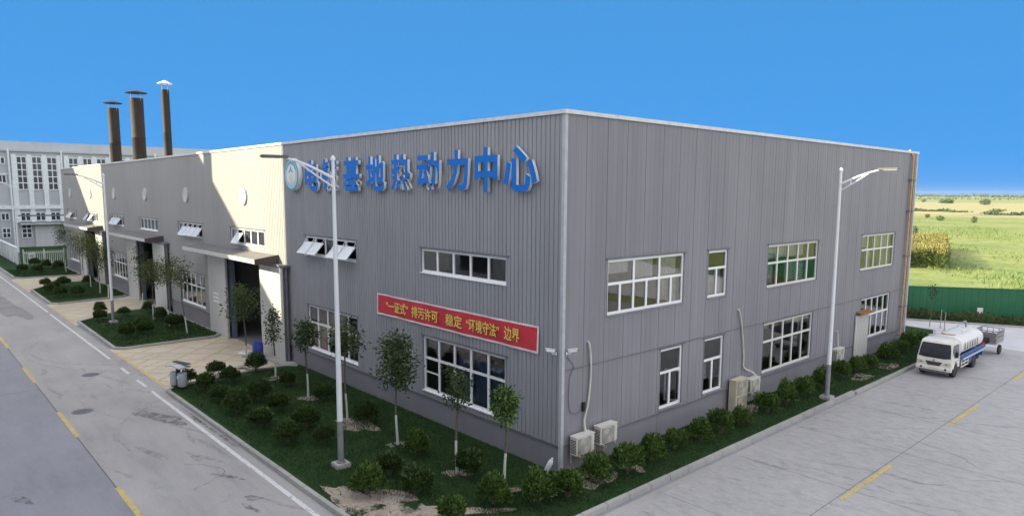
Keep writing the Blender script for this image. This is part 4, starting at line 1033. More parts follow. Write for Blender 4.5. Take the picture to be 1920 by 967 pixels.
for i, (x, y, h, c0, rw, n, lean, m, lab) in enumerate(TR):
    t = empty('young_tree', (x, y, LZ-0.01), rng.uniform(-0.4, 0.4), lab, 'tree', 'young street trees along the hall'); tree_parts(t, 100+i, h, c0, rw, MT[m], n, lean, lime=0.12 if rw < 0.35 else 1.1)
# bare soil discs round trunks and worn soil at the corner
SOIL = [(-1.6, -5.3, 1.7, 0.75, 0.5), (-0.4, -4.4, 1.2, 0.35, 0.75), (-2.9, -5.9, 1.3, 0.4, 0.1)]
b = MB()
for i, t in enumerate(TR[:7]): blob(b, t[0]+0.05, t[1], 0.42, 0.36, 0.2*i, LZ+0.006+0.0003*i, seed=200+i)
for i, (x, y, rx, ry, a) in enumerate([(-1.6, -5.3, 1.7, 0.75, 0.5), (-0.4, -4.4, 1.2, 0.35, 0.75), (0.2, -3.6, 0.8, 0.25, 0.9), (-2.9, -5.9, 1.3, 0.4, 0.1), (0.9, 0.2, 0.5, 0.5, 0.3), (0.7, 1.0, 0.55, 0.7, 0.6), (1.0, 2.3, 0.6, 0.45, 0.2), (0.5, 10.0, 0.5, 1.4, 0.0), (1.6, 19.6, 0.5, 0.7, 0.2), (1.7, 22.9, 0.4, 0.9, 0.2), (-8.3, -2.5, 0.9, 0.5, 0.1)]):
    blob(b, x, y, rx, ry, a, LZ+0.009+0.0004*i, seed=230+i)
def soil_mat():
    m, t, p = new_mat('soil_patch'); p.inputs['Roughness'].default_value = 0.95; p.inputs['Specular IOR Level'].default_value = 0.1
    t.links.new(ramp_(t, noise(t, 6, 6, 0.7), [(0.3, (0.31, 0.26, 0.22)), (0.7, (0.48, 0.41, 0.35))]), p.inputs['Base Color']); bump(t, p, noise(t, 18, 5, 0.8), 0.02, 0.5)
    tr = N(t, 'ShaderNodeBsdfTransparent'); mx = N(t, 'ShaderNodeMixShader')
    t.links.new(ramp_(t, noise(t, 0.9, 7, 0.62), [(0.40, (1, 1, 1)), (0.48, (0, 0, 0))]), mx.inputs[0]); t.links.new(p.outputs[0], mx.inputs[1]); t.links.new(tr.outputs[0], mx.inputs[2])
    t.links.new(mx.outputs[0], t.nodes['Material Output'].inputs[0]); return m
structure(b.build('soil', soil_mat()))
# grass blades
def grass(n, boxes, seed, size, mat, name, lab=None):
    r = np.random.default_rng(seed); pts = []
    areas = np.array([(x1-x0)*(y1-y0) for x0, y0, x1, y1 in boxes]); cnt = (n*areas/areas.sum()).astype(int)
    for (x0, y0, x1, y1), c in zip(boxes, cnt):
        pts.append(np.stack([r.uniform(x0, x1, c), r.uniform(y0, y1, c), np.full(c, LZ)], 1))
    p = np.concatenate(pts)
    for (sx, sy, rx, ry, a) in SOIL:
        dx, dy = p[:, 0]-sx, p[:, 1]-sy; u = (dx*math.cos(a)+dy*math.sin(a))/rx; w = (-dx*math.sin(a)+dy*math.cos(a))/ry
        p = p[(u*u+w*w > 0.8) | (r.uniform(0, 1, len(p)) < 0.12)]
    d = r.normal(size=p.shape)*0.55; d[:, 2] = np.abs(d[:, 2])+0.75
    v, f = leaf_cloud(p, d, size, seed, 0.22)
    return tag(np_mesh(name, v, f, mat), lab, 'grass', None, 'stuff')
grass(90000, [(-18.3, -6.3, -1.4, -0.05), (-1.4, -6.0, 0.6, -0.05), (0.05, -3.4, 2.2, 31)], 3, 0.085, MT['grass_b'], 'grass', 'short dark lawn grass in front of the hall')
grass(26000, [(-39.5, -6.0, -29.2, -0.4), (-59.8, -6.0, -51.2, -0.4), (-80, -5.8, -71.4, -0.5)], 4, 0.13, MT['grass_b'], 'grass', 'short grass on the lawn islands by the doors')

# ------------------------------------------------------------------ small street things
t = empty('litter_bin', (-18.25, -6.02, 0.10), RAD(18), 'steel twin litter bin with dark pitched lid at the kerb corner', 'litter bin')
b = MB()
for s in (-1, 1): b.lathe([(0.17, 0.12), (0.20, 0.16), (0.20, 0.72), (0.18, 0.74)], (s*0.27, 0, 0), 18)
b.build('bucket', MT['trim'], t, smooth=True)
b = MB(); b.box(-0.05, -0.08, 0, 0.05, 0.08, 1.0); b.box(-0.52, -0.04, 0.02, 0.52, 0.04, 0.10); b.build('post', MT['black'], t)
b = MB(); b.prism([(-0.5, 0.98), (0, 1.06), (0.5, 0.98), (0.5, 1.03), (0, 1.11), (-0.5, 1.03)], -0.30, 0.10, axis=1); b.prism([(-0.5, 0.98), (0.5, 0.98), (0.5, 1.03), (-0.5, 1.03)], 0.1, 0.3, axis=1); b.build('lid', MT['trim'], t)
b = MB(); b.box(-0.52, 0.08, 1.12, 0.52, 0.30, 1.16); b.build('lid_edge', simple('dark_green_lid', (0.03, 0.06, 0.05), 0.5), t)
b = MB()
for s in (-1, 1): b.box(s*0.27-0.09, -0.215, 0.5, s*0.27+0.09, -0.20, 0.64)
b.build('sticker', MT['paleblue'], t)
t = empty('barrel', (-21.75, -0.95, 0.01), 0, 'blue plastic barrel standing in front of the right sliding door leaf', 'barrel')
b = MB(); b.lathe([(0.24, 0), (0.28, 0.05), (0.28, 0.28), (0.295, 0.30), (0.28, 0.32), (0.28, 0.56), (0.295, 0.58), (0.28, 0.60), (0.28, 0.84), (0.24, 0.9)], n=20); b.build('drum', simple('barrel_blue', (0.02, 0.045, 0.33), 0.4), t, smooth=True)
b = MB(); b.lathe([(0.23, 0.9), (0.23, 0.93), (0.05, 0.93)], n=20); b.build('lid', simple('barrel_lid', (0.03, 0.06, 0.4), 0.4), t)
t = empty('cardboard_box', (-22.7, -1.15, 0.01), 0.3, 'pale open carton on the ground left of the blue barrel', 'box')
b = MB(); b.box(-0.3, -0.2, 0, 0.3, 0.2, 0.3); b.build('carton', MT['cream'], t)
b = MB(); b.box(-0.3, -0.38, 0.29, 0.3, -0.2, 0.305, mat=Matrix.Rotation(RAD(12), 4, 'X')); b.build('flap', MT['white'], t)
t = empty('plastic_canister', (-0.30, -0.42, LZ), RAD(20), 'long white plastic canister leaning against the wall foot at the corner', 'canister')
b = MB(); mt = Matrix.Rotation(RAD(24), 4, 'Y')
b.lathe([(0.06, 0.0), (0.085, 0.03), (0.085, 0.50), (0.05, 0.60), (0.03, 0.62)], n=14); b.v = [tuple(mt @ Vector(p)) for p in b.v]; b.build('body', MT['white'], t, smooth=True)
b = MB(); b.lathe([(0.034, 0.62), (0.034, 0.67), (0.01, 0.675)], n=12); b.v = [tuple(mt @ Vector(p)) for p in b.v]; b.build('cap', MT['white'], t)
# manhole covers
for x, y, lab in ((-17.6, -9.95, 'round iron manhole cover near the yellow centre line'), (-23.9, -8.45, 'round iron manhole cover nearest the hatched apron'), (3.6, -0.9, 'round manhole cover by the right kerb at the bottom edge')):
    t = empty('manhole_cover', (x, y, 0.003), 0, lab, 'manhole cover', 'manhole covers in the roads')
    b = MB(); b.lathe([(0.40, 0.0), (0.40, 0.008), (0.34, 0.009)], n=28); b.build('frame', simple('iron_frame', (0.20, 0.20, 0.21), 0.6), t)
    b = MB(); b.lathe([(0.335, 0.009), (0.335, 0.013), (0.05, 0.014)], n=28)
    b.build('lid', simple('iron_lid', (0.115, 0.115, 0.13), 0.55, bmp=0.02, scale=8), t)

# ------------------------------------------------------------------ far left: railing, boundary wall, distant block
t = empty('railing', (-83.9, 0, 0.10), 0, 'white steel bar railing between the boundary wall end and the hall', 'railing')
b = MB()
for i in range(20): y = -3.55+i*0.2; b.box(-0.015, y-0.03, 0.15, 0.015, y+0.03, 1.75)
b.build('bar', MT['white'], t)
b = MB()
for z in (0.3, 1.5): b.box(-0.02, -3.65, z, 0.02, 0.35, z+0.07)
b.build('rail', MT['white'], t)
for y in (-3.7, -1.65, 0.4):
    b = MB(); b.box(-0.05, y-0.05, 0, 0.05, y+0.05, 1.95); b.build('post', MT['white'], t)
t = empty('notice_board', (-83.82, -2.9, 1.25), 0, 'small white square notice hung on the white railing', 'sign')
b = MB(); b.box(0, -0.34, -0.3, 0.03, 0.34, 0.38); b.build('plate', MT['white'], t)
b = MB(); b.box(0.031, -0.2, -0.12, 0.034, 0.2, 0.2); b.build('picture', MT['trim'], t)
t = empty('boundary_wall', (0, 0, 0), 0, 'low pale concrete boundary wall running away along the left road', 'wall')
b = MB()
for i in range(8): b.box(-87-3*i-2.96, -4.02, 0, -87-3*i, -3.84, 2.0)
b.build('panel', MT['pale_wall'], t)
b = MB()
for i in range(9): b.box(-87.02-3*i-0.08, -4.07, 0, -87.02-3*i+0.12, -3.8, 2.1)
b.build('pier', MT['dist_white'], t)
b = MB(); b.box(-111, -4.08, 2.101, -86.9, -3.78, 2.16); b.build('coping', MT['dist_white'], t)

DB = empty('office_block', (-117, 0, 0), 0, 'long pale blue-grey building with tall white-framed windows at far end of the road', 'building')
b = MB(); b.box(-22, -60, 0, 0, 70, 15.1); b.build('wall', MT['dist_wall'], DB)
b = MB(); b.box(-22.3, -60.3, 15.1, -0.8, 70.3, 16.5); b.build('parapet', MT['dist_wall'], DB)
b = MB(); b.box(0.0, -60, 14.9, 0.35, 70, 15.12); b.build('gutter', MT['trim'], DB)
b = MB(); b.box(0.0, -60, 6.05, 0.35, 70, 6.6); b.build('string_course', MT['dist_white'], DB)
nb = 0
for k in range(-6, 10):
    y0 = -0.73+6.92*k
    b = MB(); b.tube([(0.35, y0, 0), (0.35, y0, 15.3)], 0.13, 8); b.build('downpipe', MT['dist_white'], DB)
    b = MB()
    if k != -1:
        for yp in (0.35, 2.33, 4.30, 6.32): b.box(0.0, y0+yp-0.02, 6.6, 0.25, y0+yp+0.60, 14.45)
        for yp in (0.35, 2.33, 4.30, 6.32): b.box(0.0, y0+yp-0.02, 3.9, 0.25, y0+yp+0.60, 6.05)
        b.build('pilaster', MT['dist_white'], DB)
    cols = [(0.95, 2.31), (2.93, 4.28), (4.90, 6.30)] if k != -1 else [(0.9, 1.9), (3.0, 4.4), (5.4, 6.5)]
    vis = -2 <= k <= 6
    for (a, c) in cols:
        specs = [(9.0, 14.2, 5), (4.15, 5.55, 1)] if k != -1 else [(12.9, 14.0, 1), (10.0, 11.3, 1), (4.3, 5.5, 1), (1.6, 3.2, 2)]
        if k == 0 and a < 1: specs.append((1.5, 3.8, 3))
        for (z0, z1, rows) in specs:
            b = MB(); ya, yb = y0+a, y0+c; ym = (ya+yb)/2
            for y in (ya, ym-0.06, yb-0.12): b.box(0.02, y, z0, 0.14, y+0.12, z1)
            for r in range(rows+1): z = z0+(z1-z0-0.14)*r/rows; b.box(0.03, ya+0.12, z, 0.13, ym-0.06, z+0.14); b.box(0.03, ym+0.06, z, 0.13, yb-0.12, z+0.14)
            if nb < 100:
                fr = b.build('window', MT['dist_white'], DB); nb += 1
                b = MB(); b.quad((0.06, ya, z0), (0.06, yb, z0), (0.06, yb, z1), (0.06, ya, z1)); b.build('pane', MT['dist_glass'], fr)
b = MB(); b.box(0.02, -2.9, 11.3, 0.3, -1.0, 11.5); b.build('lintel', MT['dist_white'], DB)
b = MB(); b.box(0.02, 1.95, 0.0, 0.2, 6.1, 3.6); b.build('roller_door', MT['pale_wall'], DB)
b = MB(); b.box(0.0, 0.0, 3.62, 1.2, 6.5, 3.8); b.build('canopy', MT['trim'], DB)
# pipe rack posts beside it
t = empty('pipe_rack', (-104, 4.4, 0), 0, 'slim dark steel pipe rack standing before the distant block', 'pipe rack')
b = MB()
for y in (-0.3, 0.35): b.box(-0.09, y-0.09, 0, 0.09, y+0.09, 5.8)
b.build('post', MT['dark_trim'], t)
b = MB(); b.box(-0.1, -6, 5.3, 0.1, 1.5, 5.5); b.box(-0.08, -6, 4.4, 0.08, 1.5, 4.5); b.build('beam', MT['dark_trim'], t)

# ------------------------------------------------------------------ halls across the road (outside the frame; they shade the road and front wall)
def opposite_hall(x0, x1, y0, y1, h, lab):
    t = empty('workshop_block', ((x0+x1)/2, y1, 0), 0, lab, 'building', 'workshop blocks across the left road')
    w = (x1-x0)/2; d = y0-y1
    b = MB(); b.box(-w, d, 0, w, 0, h); b.build('wall', MT['dist_white'], t)  # white chosen so these unseen walls bounce light onto the hall front
    b = MB(); b.box(-w-0.2, d-0.2, h, w+0.2, 0.2, h+0.4); b.build('coping', MT['coping'], t)
    n = max(2, int((x1-x0)/7))
    for i in range(n):
        for z in (2.0, 7.5, 13.0, 18.0):
            xa = -w+(x1-x0)*(i+0.2)/n; xb = -w+(x1-x0)*(i+0.8)/n
            b = MB(); b.box(xa, 0.02, z, xb, 0.12, z+2.4); fr = b.build('window', MT['dist_white'], t)
            b = MB(); b.box(xa+0.15, 0.121, z+0.15, xb-0.15, 0.14, z+2.25); b.build('pane', MT['dist_glass'], fr)
    return t
opposite_hall(-35.3, 26.0, -56, -22, 23.2, 'tall pale workshop block across the left road, out of the picture')
t1 = opposite_hall(-75.3, -49.4, -56, -22, 22.9, 'second pale workshop block across the left road, out of the picture')
b = MB(); b.box(12.97, -4.0, 0, 13.9, -3.2, 26.0); b.build('duct', MT['trim'], t1)
opposite_hall(-125.0, -89.4, -56, -22, 22.9, 'third pale workshop block across the left road, out of the picture')

# ------------------------------------------------------------------ green site fence, hedge, far field
t = empty('site_fence', (FA.x, FA.y, 0), math.atan2(fd.y, fd.x), 'long dark green sheet-metal site fence in front of the field', 'fence')
b = MB(); u = -22.0
while u < 36:
    b.quad((u, 0, 0), (u+0.34, 0, 0), (u+0.34, 0, 2.25), (u, 0, 2.25)); b.quad((u+0.34, 0, 0), (u+0.38, 0.014, 0), (u+0.38, 0.014, 2.25), (u+0.34, 0, 2.25))
    b.quad((u+0.38, 0.014, 0), (u+0.44, 0.014, 0), (u+0.44, 0.014, 2.25), (u+0.38, 0.014, 2.25)); b.quad((u+0.44, 0.014, 0), (u+0.48, 0, 0), (u+0.48, 0, 2.25), (u+0.44, 0.014, 2.25)); u += 0.48
b.build('sheet', MT['fence_green'], t)
b = MB(); b.box(-22, -0.03, 2.25, 36, 0.06, 2.31); b.build('top_rail', MT['fence_green'], t)
for i in range(20):
    b = MB(); b.box(-21+3*i-0.04, 0.06, 0, -21+3*i+0.04, 0.14, 2.25); b.build('post', MT['steel'], t)
r = np.random.default_rng(77); n = 14000
hx = r.uniform(-18, 30, n); hw = r.uniform(-0.65, 0.75, n); hz = np.abs(r.uniform(0, 1, n))**0.6*(0.55+0.1*np.sin(hx*1.7)+0.06*np.sin(hx*5))
base = np.array([KA.x, KA.y, 0])[None]+hx[:, None]*np.array([kd.x, kd.y, 0])[None]+(hw[:, None]+0.85)*np.array([-kd.y, kd.x, 0])[None]
p = base.copy(); p[:, 2] = hz+0.05
d = r.normal(size=(n, 3))*0.6+np.array([0, 0, 0.5])
v, f = leaf_cloud(p, d, 0.16, 5, 0.5)
hd = empty('hedge', (0, 0, 0), 0, 'low clipped hedge running along the foot of the green fence', 'hedge')
np_mesh('foliage', v, f, leaf_mat('hedge_leaf', (0.03, 0.06, 0.015), (0.15, 0.14, 0.05)), hd)
b = MB()
for i in range(-45, 40): b.box(i+0.006, 0, -0.05, i+0.994, 0.14, 0.12)
kb = b.build('kerb', MT['kerb']); kb['kind'] = 'structure'; kb.location = (KA.x, KA.y, 0); kb.rotation_euler = (0, 0, math.atan2(kd.y, kd.x))
p0 = fp(4.3, 0.6)
t = empty('sign_plate', (*p0, 0), math.atan2(fd.y, fd.x), 'small white square plate on a stake before the green fence', 'sign')
b = MB(); b.box(-0.18, -0.02, 0.55, 0.18, 0.0, 0.95); b.build('plate', MT['white'], t)
b = MB(); b.box(-0.02, 0.001, 0.0, 0.02, 0.03, 0.9); b.build('stake', MT['steel'], t)
for (x, y, lab) in ((-0.15, 37.4, 'thin grey steel post nearest the hedge, past the hall corner'), (0.35, 36.5, 'thin grey steel post beside the water truck, past the hall corner')):
    t = empty('post', (x, y, 0), 0, lab, 'post', 'steel posts past the hall corner')
    b = MB(); b.tube([(0, 0, -0.02), (0, 0, 1.25)], 0.028, 8); b.build('shaft', MT['steel'], t)
    b = MB(); b.lathe([(0.1, 0.0), (0.1, 0.02), (0.04, 0.03)], n=12); b.build('base_plate', MT['steel'], t)
# maize plot and weeds
r = np.random.default_rng(8); P = []; D = []
for i in range(4200):
    y = 78.5+r.uniform(0, 1)**1.3*36; x = -11.9-(y-79.6)*0.284-r.uniform(0, 14)
    y += 1.2*math.sin(x*0.8)
    h = r.uniform(1.8, 2.5)
    for k in range(8):
        z = h*(0.10+0.85*k/7); a = r.uniform(0, 6.28); P.append((x, y, z-0.1)); D.append((math.cos(a)*0.8, math.sin(a)*0.8, 0.6 if k < 7 else 2.5))
v, f = leaf_cloud(np.array(P), np.array(D), 0.62, 9, 0.15); tag(np_mesh('maize_crop', v, f, MT['corn']), 'tall ripening maize plot in the field behind the hall end', 'maize', None, 'stuff')
q = np.array(P).reshape(-1, 8, 3)[:, 7] + np.array([0, 0, 0.15]); q = np.repeat(q, 4, 0); dq = r.normal(size=q.shape)*0.45+np.array([0, 0, 0.8])
v, f = leaf_cloud(q, dq, 0.42, 10, 0.16); tag(np_mesh('maize_tassels_lit', v, f, leaf_mat('maize_tassel', (0.22, 0.20, 0.06), (0.50, 0.42, 0.17), 0.3)), 'maize tassels coloured pale yellow for the sunlight on the plot tops', 'maize', None, 'stuff')  # sunlight on the maize tops painted in as pale yellow
P = []; D = []
for i in range(60000):
    q = r.uniform(0, 1)**1.6; y = 50+q*230; x = -y*0.62+25+r.uniform(-0.5, 0.5)*(40+y*0.45)
    cl = math.sin(x*0.13)+math.sin(y*0.09+x*0.05)+math.sin(x*0.31+y*0.22)
    if cl+r.normal()*0.7 < 0.2: continue
    P.append((x, y, -0.08)); a = r.normal(size=3)*0.4; D.append((a[0], a[1], abs(a[2])+0.8))
v, f = leaf_cloud(np.array(P), np.array(D), 0.45, 19, 0.25); tag(np_mesh('meadow_weeds', v, f, MT['weed']), 'tall yellow-green weeds all over the field beyond the fence', 'weeds', None, 'stuff')
def field_bush(x, y, w, h, seed, lab, grp):
    q = np.random.default_rng(seed); n = 420; uu = unit(q, n)*q.uniform(0.4, 1, n)[:, None]**0.5*np.array([w/2, w/2, h/2])
    uu[:, 2] += h*0.5; dd = unit(q, n)
    t = empty('field_tree', (x, y, -0.08), 0, lab, 'tree', grp); v, f = leaf_cloud(uu, dd, max(0.3, w*0.13), seed, 0.6); np_mesh('crown', v, f, MT['far_leaf'], t)
    b = MB(); b.tube([(0, 0, 0), (0, 0, h*0.5)], [0.06*w, 0.03*w], 6); b.build('trunk', MT['bark'], t)
for i, (x, y, w, h, lab) in enumerate([(-78.3, 290, 1.7, 1.5, 'small dark round bush alone in the meadow, nearest the hall corner'), (-64.2, 257, 2.6, 1.8, 'low yellow-green thicket in the meadow, left of centre'),
        (-51.2, 246, 1.7, 2.1, 'dark upright bush alone in the middle of the meadow'), (-165, 727, 8.5, 5.0, 'broad brown-green tree near the skyline in the ripe strip'),
        (-269, 900, 5, 4, 'hazy tree on the skyline beside the hall corner'), (-221, 815, 14, 4, 'hazy wide clump on the skyline right of the hall corner'), (-38.5, 150, 2.6, 2.4, 'bush beside the hall edge in the near meadow'), (-33, 128, 2.4, 2.0, 'low bush close to the hall edge above the maize')]):
    field_bush(x, y, w, h, 300+i, lab, 'lone trees in the meadow')
def tree_belt(name, pa, pb, h, dep, n, seed, leaf, lab):
    q = np.random.default_rng(seed); pa, pb = np.array(pa), np.array(pb); s = q.uniform(0, 1, n)
    L = np.linalg.norm(pb-pa); prof = 0.55+0.25*np.sin(s*L/(h*3.1)+seed)+0.2*np.sin(s*L/(h*1.3)+2)+0.12*np.sin(s*L/(h*0.6))
    p = np.zeros((n, 3)); p[:, :2] = pa+(pb-pa)*s[:, None]+q.normal(size=(n, 2))*dep; p[:, 2] = q.uniform(0, 1, n)**0.8*h*np.maximum(prof, 0.12)-0.3
    d = unit(q, n); d[:, 2] = abs(d[:, 2])
    v, f = leaf_cloud(p, d, leaf, seed, 0.7); tag(np_mesh(name, v, f, MT['far_leaf']), lab, 'tree belt', None, 'stuff')
tree_belt('field_hedge', (-130, 403), (-104, 408), 1.6, 1.5, 900, 1, 1.0, 'dark hedge strip across the meadow beside the hall edge')
tree_belt('field_hedge', (-102, 396), (-93, 402), 1.2, 1.2, 200, 2, 0.9, 'short broken hedge after the dark strip in the meadow')
tree_belt('field_hedge', (-95, 470), (-74, 356), 1.2, 1.5, 500, 3, 1.0, 'curving thin hedge by the pale track in the meadow')
tree_belt('field_hedge', (-74, 356), (40, 420), 2.0, 1.6, 2600, 4, 1.1, 'dark hedge along the ripe strip at the right')
tree_belt('far_trees', (-1700, 2300), (600, 3300), 9, 25, 5200, 5, 7, 'bluish belt of trees along the skyline')
tree_belt('far_trees', (-900, 1250), (400, 1750), 4.5, 12, 1800, 6, 3, 'broken far belt of trees just under the skyline')
# worn pale track
b = MB()
trk = [(-58, 300), (-76, 345), (-82, 372), (-60, 372), (-40, 330)]
b.poly([(-84, 352, -0.05), (-66, 338, -0.05), (-58, 372, -0.05), (-80, 380, -0.05)]); structure(b.build('dirt_track', MT['soil']))

# ------------------------------------------------------------------ water truck
def wheel(name, parent, x, y, r, w):
    b = MB(); b.lathe([(r*0.62, -w/2), (r*0.93, -w/2), (r, -w/2+0.03), (r, w/2-0.03), (r*0.93, w/2), (r*0.62, w/2)], (x, y, r), 24, axis=0); o = b.build('wheel', MT['rubber'], parent, smooth=True)
    s = 1 if x > 0 else -1
    b = MB(); b.lathe([(r*0.62, w*0.30*s), (r*0.55, w*0.2*s), (r*0.22, w*0.18*s), (r*0.18, w*0.42*s), (0.02, w*0.43*s)], (x, y, r), 20, axis=0); b.build('rim', MT['steel'], o, smooth=True)
TK = empty('water_truck', (3.78, 22.75, 0.006), 0, 'small white cab water tanker truck parked along the right kerb', 'truck')
TK.scale = (0.93, 0.93, 0.91)
def hw(p): z = p[1]; return 0.83 if z < 1.02 else 0.83-0.10*(z-1.02)/0.96
cabp = [(0.04, 0.50), (-0.02, 0.62), (-0.01, 0.86), (0.04, 1.04), (0.25, 1.86), (0.33, 1.95), (0.48, 1.99), (1.30, 1.99), (1.40, 1.93), (1.44, 1.02), (1.44, 0.50), (1.10, 0.50), (1.06, 0.66), (0.94, 0.80), (0.78, 0.84), (0.62, 0.80), (0.50, 0.66), (0.46, 0.50)]
b = MB(); b.prism(cabp, 0, 0, axis=0, taper=hw); b.build('cab', MT['truck_white'], TK, bevel=0.025)
def wz(z): return 0.04+(z-1.04)*(0.21/0.82)
def wpt(x, z, off=0.012): return (x, wz(z)-off*0.97, z+off*0.25)
b = MB(); b.poly([wpt(-0.76, 1.12), wpt(0.76, 1.12), wpt(0.73, 1.50), wpt(0.67, 1.83), wpt(-0.67, 1.83), wpt(-0.73, 1.50)]); b.build('windscreen', simple('dark_windscreen', (0.045, 0.052, 0.06), 0.06, var=0.4, scale=1.5), TK)
b = MB(); b.poly([wpt(-0.77, 1.10, .016), wpt(-0.45, 1.05, .016), wpt(0.45, 1.05, .016), wpt(0.77, 1.10, .016), wpt(0.74, 1.19, .016), wpt(-0.74, 1.19, .016)]); 
wp = b.build('cowl_panel', MT['black'], TK)
b = MB()
for s in (-1, 1): b.tube([wpt(0.3*s, 1.14, .04), wpt(0.05*s+0.2, 1.2, .04)], 0.012, 5)
b.build('wiper', MT['black'], wp)
b = MB(); b.prism([(-0.40, 0.86), (0.40, 0.86), (0.28, 0.66), (-0.28, 0.66)], -0.035, 0.02, axis=1); g = b.build('grille', MT['black'], TK)
b = MB()
for z in (0.71, 0.76, 0.81): b.box(-0.31, -0.042, z, 0.31, -0.036, z+0.014)
b.build('grille_bar', MT['dark_trim'], g)
b = MB(); b.lathe([(0.055, -0.03), (0.05, -0.045), (0.02, -0.05)], (0, 0.0, 0.945), 18, axis=1); b.build('badge', MT['steel'], TK)
for s in (-1, 1):
    b = MB(); b.prism([(s*0.42, 0.74), (s*0.72, 0.70), (s*0.81, 0.80), (s*0.78, 0.90), (s*0.52, 0.84)][::s], -0.035, 0.02, axis=1); hl = b.build('headlight', MT['lens'], TK, bevel=0.01)
    b = MB(); b.lathe([(0.06, -0.04), (0.03, -0.046)], (s*0.60, 0, 0.785), 14, axis=1); b.build('lamp_bulb', MT['steel'], hl)
    b = MB(); b.lathe([(0.06, -0.06), (0.055, -0.078), (0.02, -0.08)], (s*0.58, 0, 0.50), 16, axis=1); b.build('fog_lamp', MT['black'], TK)
    b = MB(); b.poly([(s*0.838, 0.55, 1.08), (s*0.836, 1.28, 1.08), (s*0.765, 1.28, 1.78), (s*0.765, 0.44, 1.78), (s*0.80, 0.30, 1.42)]); b.build('side_window', simple('cab_glass', (0.07, 0.08, 0.09), 0.08), TK)
    b = MB(); b.box(s*0.832, 0.42, 0.88, s*0.838, 1.32, 0.90); b.box(s*0.834, 1.34, 0.6, s*0.84, 1.355, 1.05); b.box(s*0.83, 1.16, 0.98, s*0.855, 1.28, 1.01); b.build('door', MT['grille'], TK)
    b = MB(); b.tube([(s*0.80, 0.2, 1.62), (s*0.98, 0.10, 1.60), (s*1.0, 0.15, 1.2)], 0.014, 6); b.box(s*0.93, 0.10, 1.22, s*1.07, 0.14, 1.52); b.build('mirror', MT['black'], TK)
b = MB(); b.prism([(-0.04, 0.38), (-0.07, 0.44), (-0.07, 0.56), (-0.03, 0.60), (0.12, 0.60), (0.12, 0.38)], -0.85, 0.85, axis=0); bp = b.build('bumper', MT['truck_white'], TK, bevel=0.02)
b = MB(); b.box(-0.24, -0.079, 0.44, 0.24, -0.073, 0.55); b.build('number_plate', MT['cream'], bp)
b = MB(); b.box(-0.6, -0.04, 0.28, 0.6, 0.05, 0.34); b.build('step_bar', MT['dark_trim'], TK)
for x in (-0.72, 0.72): wheel('wheel', TK, x, 0.78, 0.36, 0.22)
for x in (-0.66, 0.66): wheel('wheel', TK, x, 4.05, 0.38, 0.40)
b = MB()
for x in (-0.36, 0.36): b.box(x-0.05, 0.3, 0.52, x+0.05, 5.75, 0.66)
for y in (1.6, 2.6, 3.3, 4.6, 5.6): b.box(-0.31, y, 0.54, 0.31, y+0.08, 0.64)
b.box(-0.7, 0.73, 0.32, 0.7, 0.83, 0.42); b.box(-0.6, 4.0, 0.33, 0.6, 4.1, 0.43); b.build('chassis', MT['black'], TK)
def ell(y0, y1, a, h, zc, n=32, cap=0.06):
    b = MB(); base = 0
    rings = [(y0-cap, 0.82), (y0-cap*0.3, 0.96), (y0, 1.0), (y1, 1.0), (y1+cap*0.3, 0.96), (y1+cap, 0.82)]
    for y, k in rings:
        for i in range(n): 
            t = 2*math.pi*i/n; c, s = math.cos(t), math.sin(t); e = 0.8
            b.v.append((a*k*math.copysign(abs(c)**e, c), y, zc+h*k*math.copysign(abs(s)**e, s)))
    for r_i in range(len(rings)-1):
        for i in range(n):
            p, q = r_i*n+i, r_i*n+(i+1) % n; b.f.append((p, q, q+n, p+n)); b.mi.append(0)
    b.f.append(tuple(range(n))[::-1]); b.mi.append(0); b.f.append(tuple((len(rings)-1)*n+i for i in range(n))); b.mi.append(0)
    return b
b = ell(1.62, 5.55, 0.84, 0.56, 1.52); tank = b.build('tank', MT['tank_white'], TK, smooth=True)
for y in (1.75, 2.7, 3.6, 4.5, 5.4):
    b = ell(y, y+0.05, 0.848, 0.568, 1.52, cap=0.004); b.build('tank_band', MT['tank_white'], tank, smooth=True)
b = MB()
for i, y in enumerate((2.02, 2.5, 2.95, 3.4, 3.85, 4.3)):          # faded upright marks along the tank side
    for k in range(3): b.box(0.846, y+0.03*k, 1.36-0.03*k, 0.852, y+0.16-0.02*k, 1.72-0.09*k)
b.build('side_mark', simple('faded_mark', (0.50, 0.44, 0.42), 0.7, var=0.2), tank)
b = MB(); b.lathe([(0.30, 2.06), (0.30, 2.16), (0.26, 2.17)], (0, 2.15, 0), 24); hatch = b.build('hatch', MT['cream'], TK, smooth=True)
b = MB(); b.lathe([(0.325, 2.075), (0.34, 2.10), (0.325, 2.12)], (0, 2.15, 0), 24); b.build('hatch_ring', simple('hatch_orange', (0.50, 0.27, 0.07), 0.7, var=0.3), hatch)
b = MB(); b.tube([(-0.4, 3.0, 2.05), (-0.4, 3.0, 2.22), (-0.4, 5.2, 2.22), (-0.4, 5.2, 2.05)], 0.02, 6); b.tube([(0.4, 3.0, 2.05), (0.4, 3.0, 2.22), (0.4, 5.2, 2.22), (0.4, 5.2, 2.05)], 0.02, 6); b.build('top_rail', MT['cream'], TK)
b = MB(); b.tube([(0.0, 5.3, 2.04), (0.0, 5.3, 2.35), (0.0, 5.1, 2.45), (0.0, 4.85, 2.45)], [0.05, 0.05, 0.05, 0.07], 8); b.build('water_cannon', MT['steel'], TK)
b = MB(); b.box(-0.80, 1.55, 0.78, 0.80, 5.85, 0.90); b.box(-0.84, 1.55, 0.90, -0.78, 5.85, 1.10); b.box(0.78, 1.55, 0.90, 0.84, 5.85, 1.10); b.build('sub_frame', MT['truck_blue'], TK)
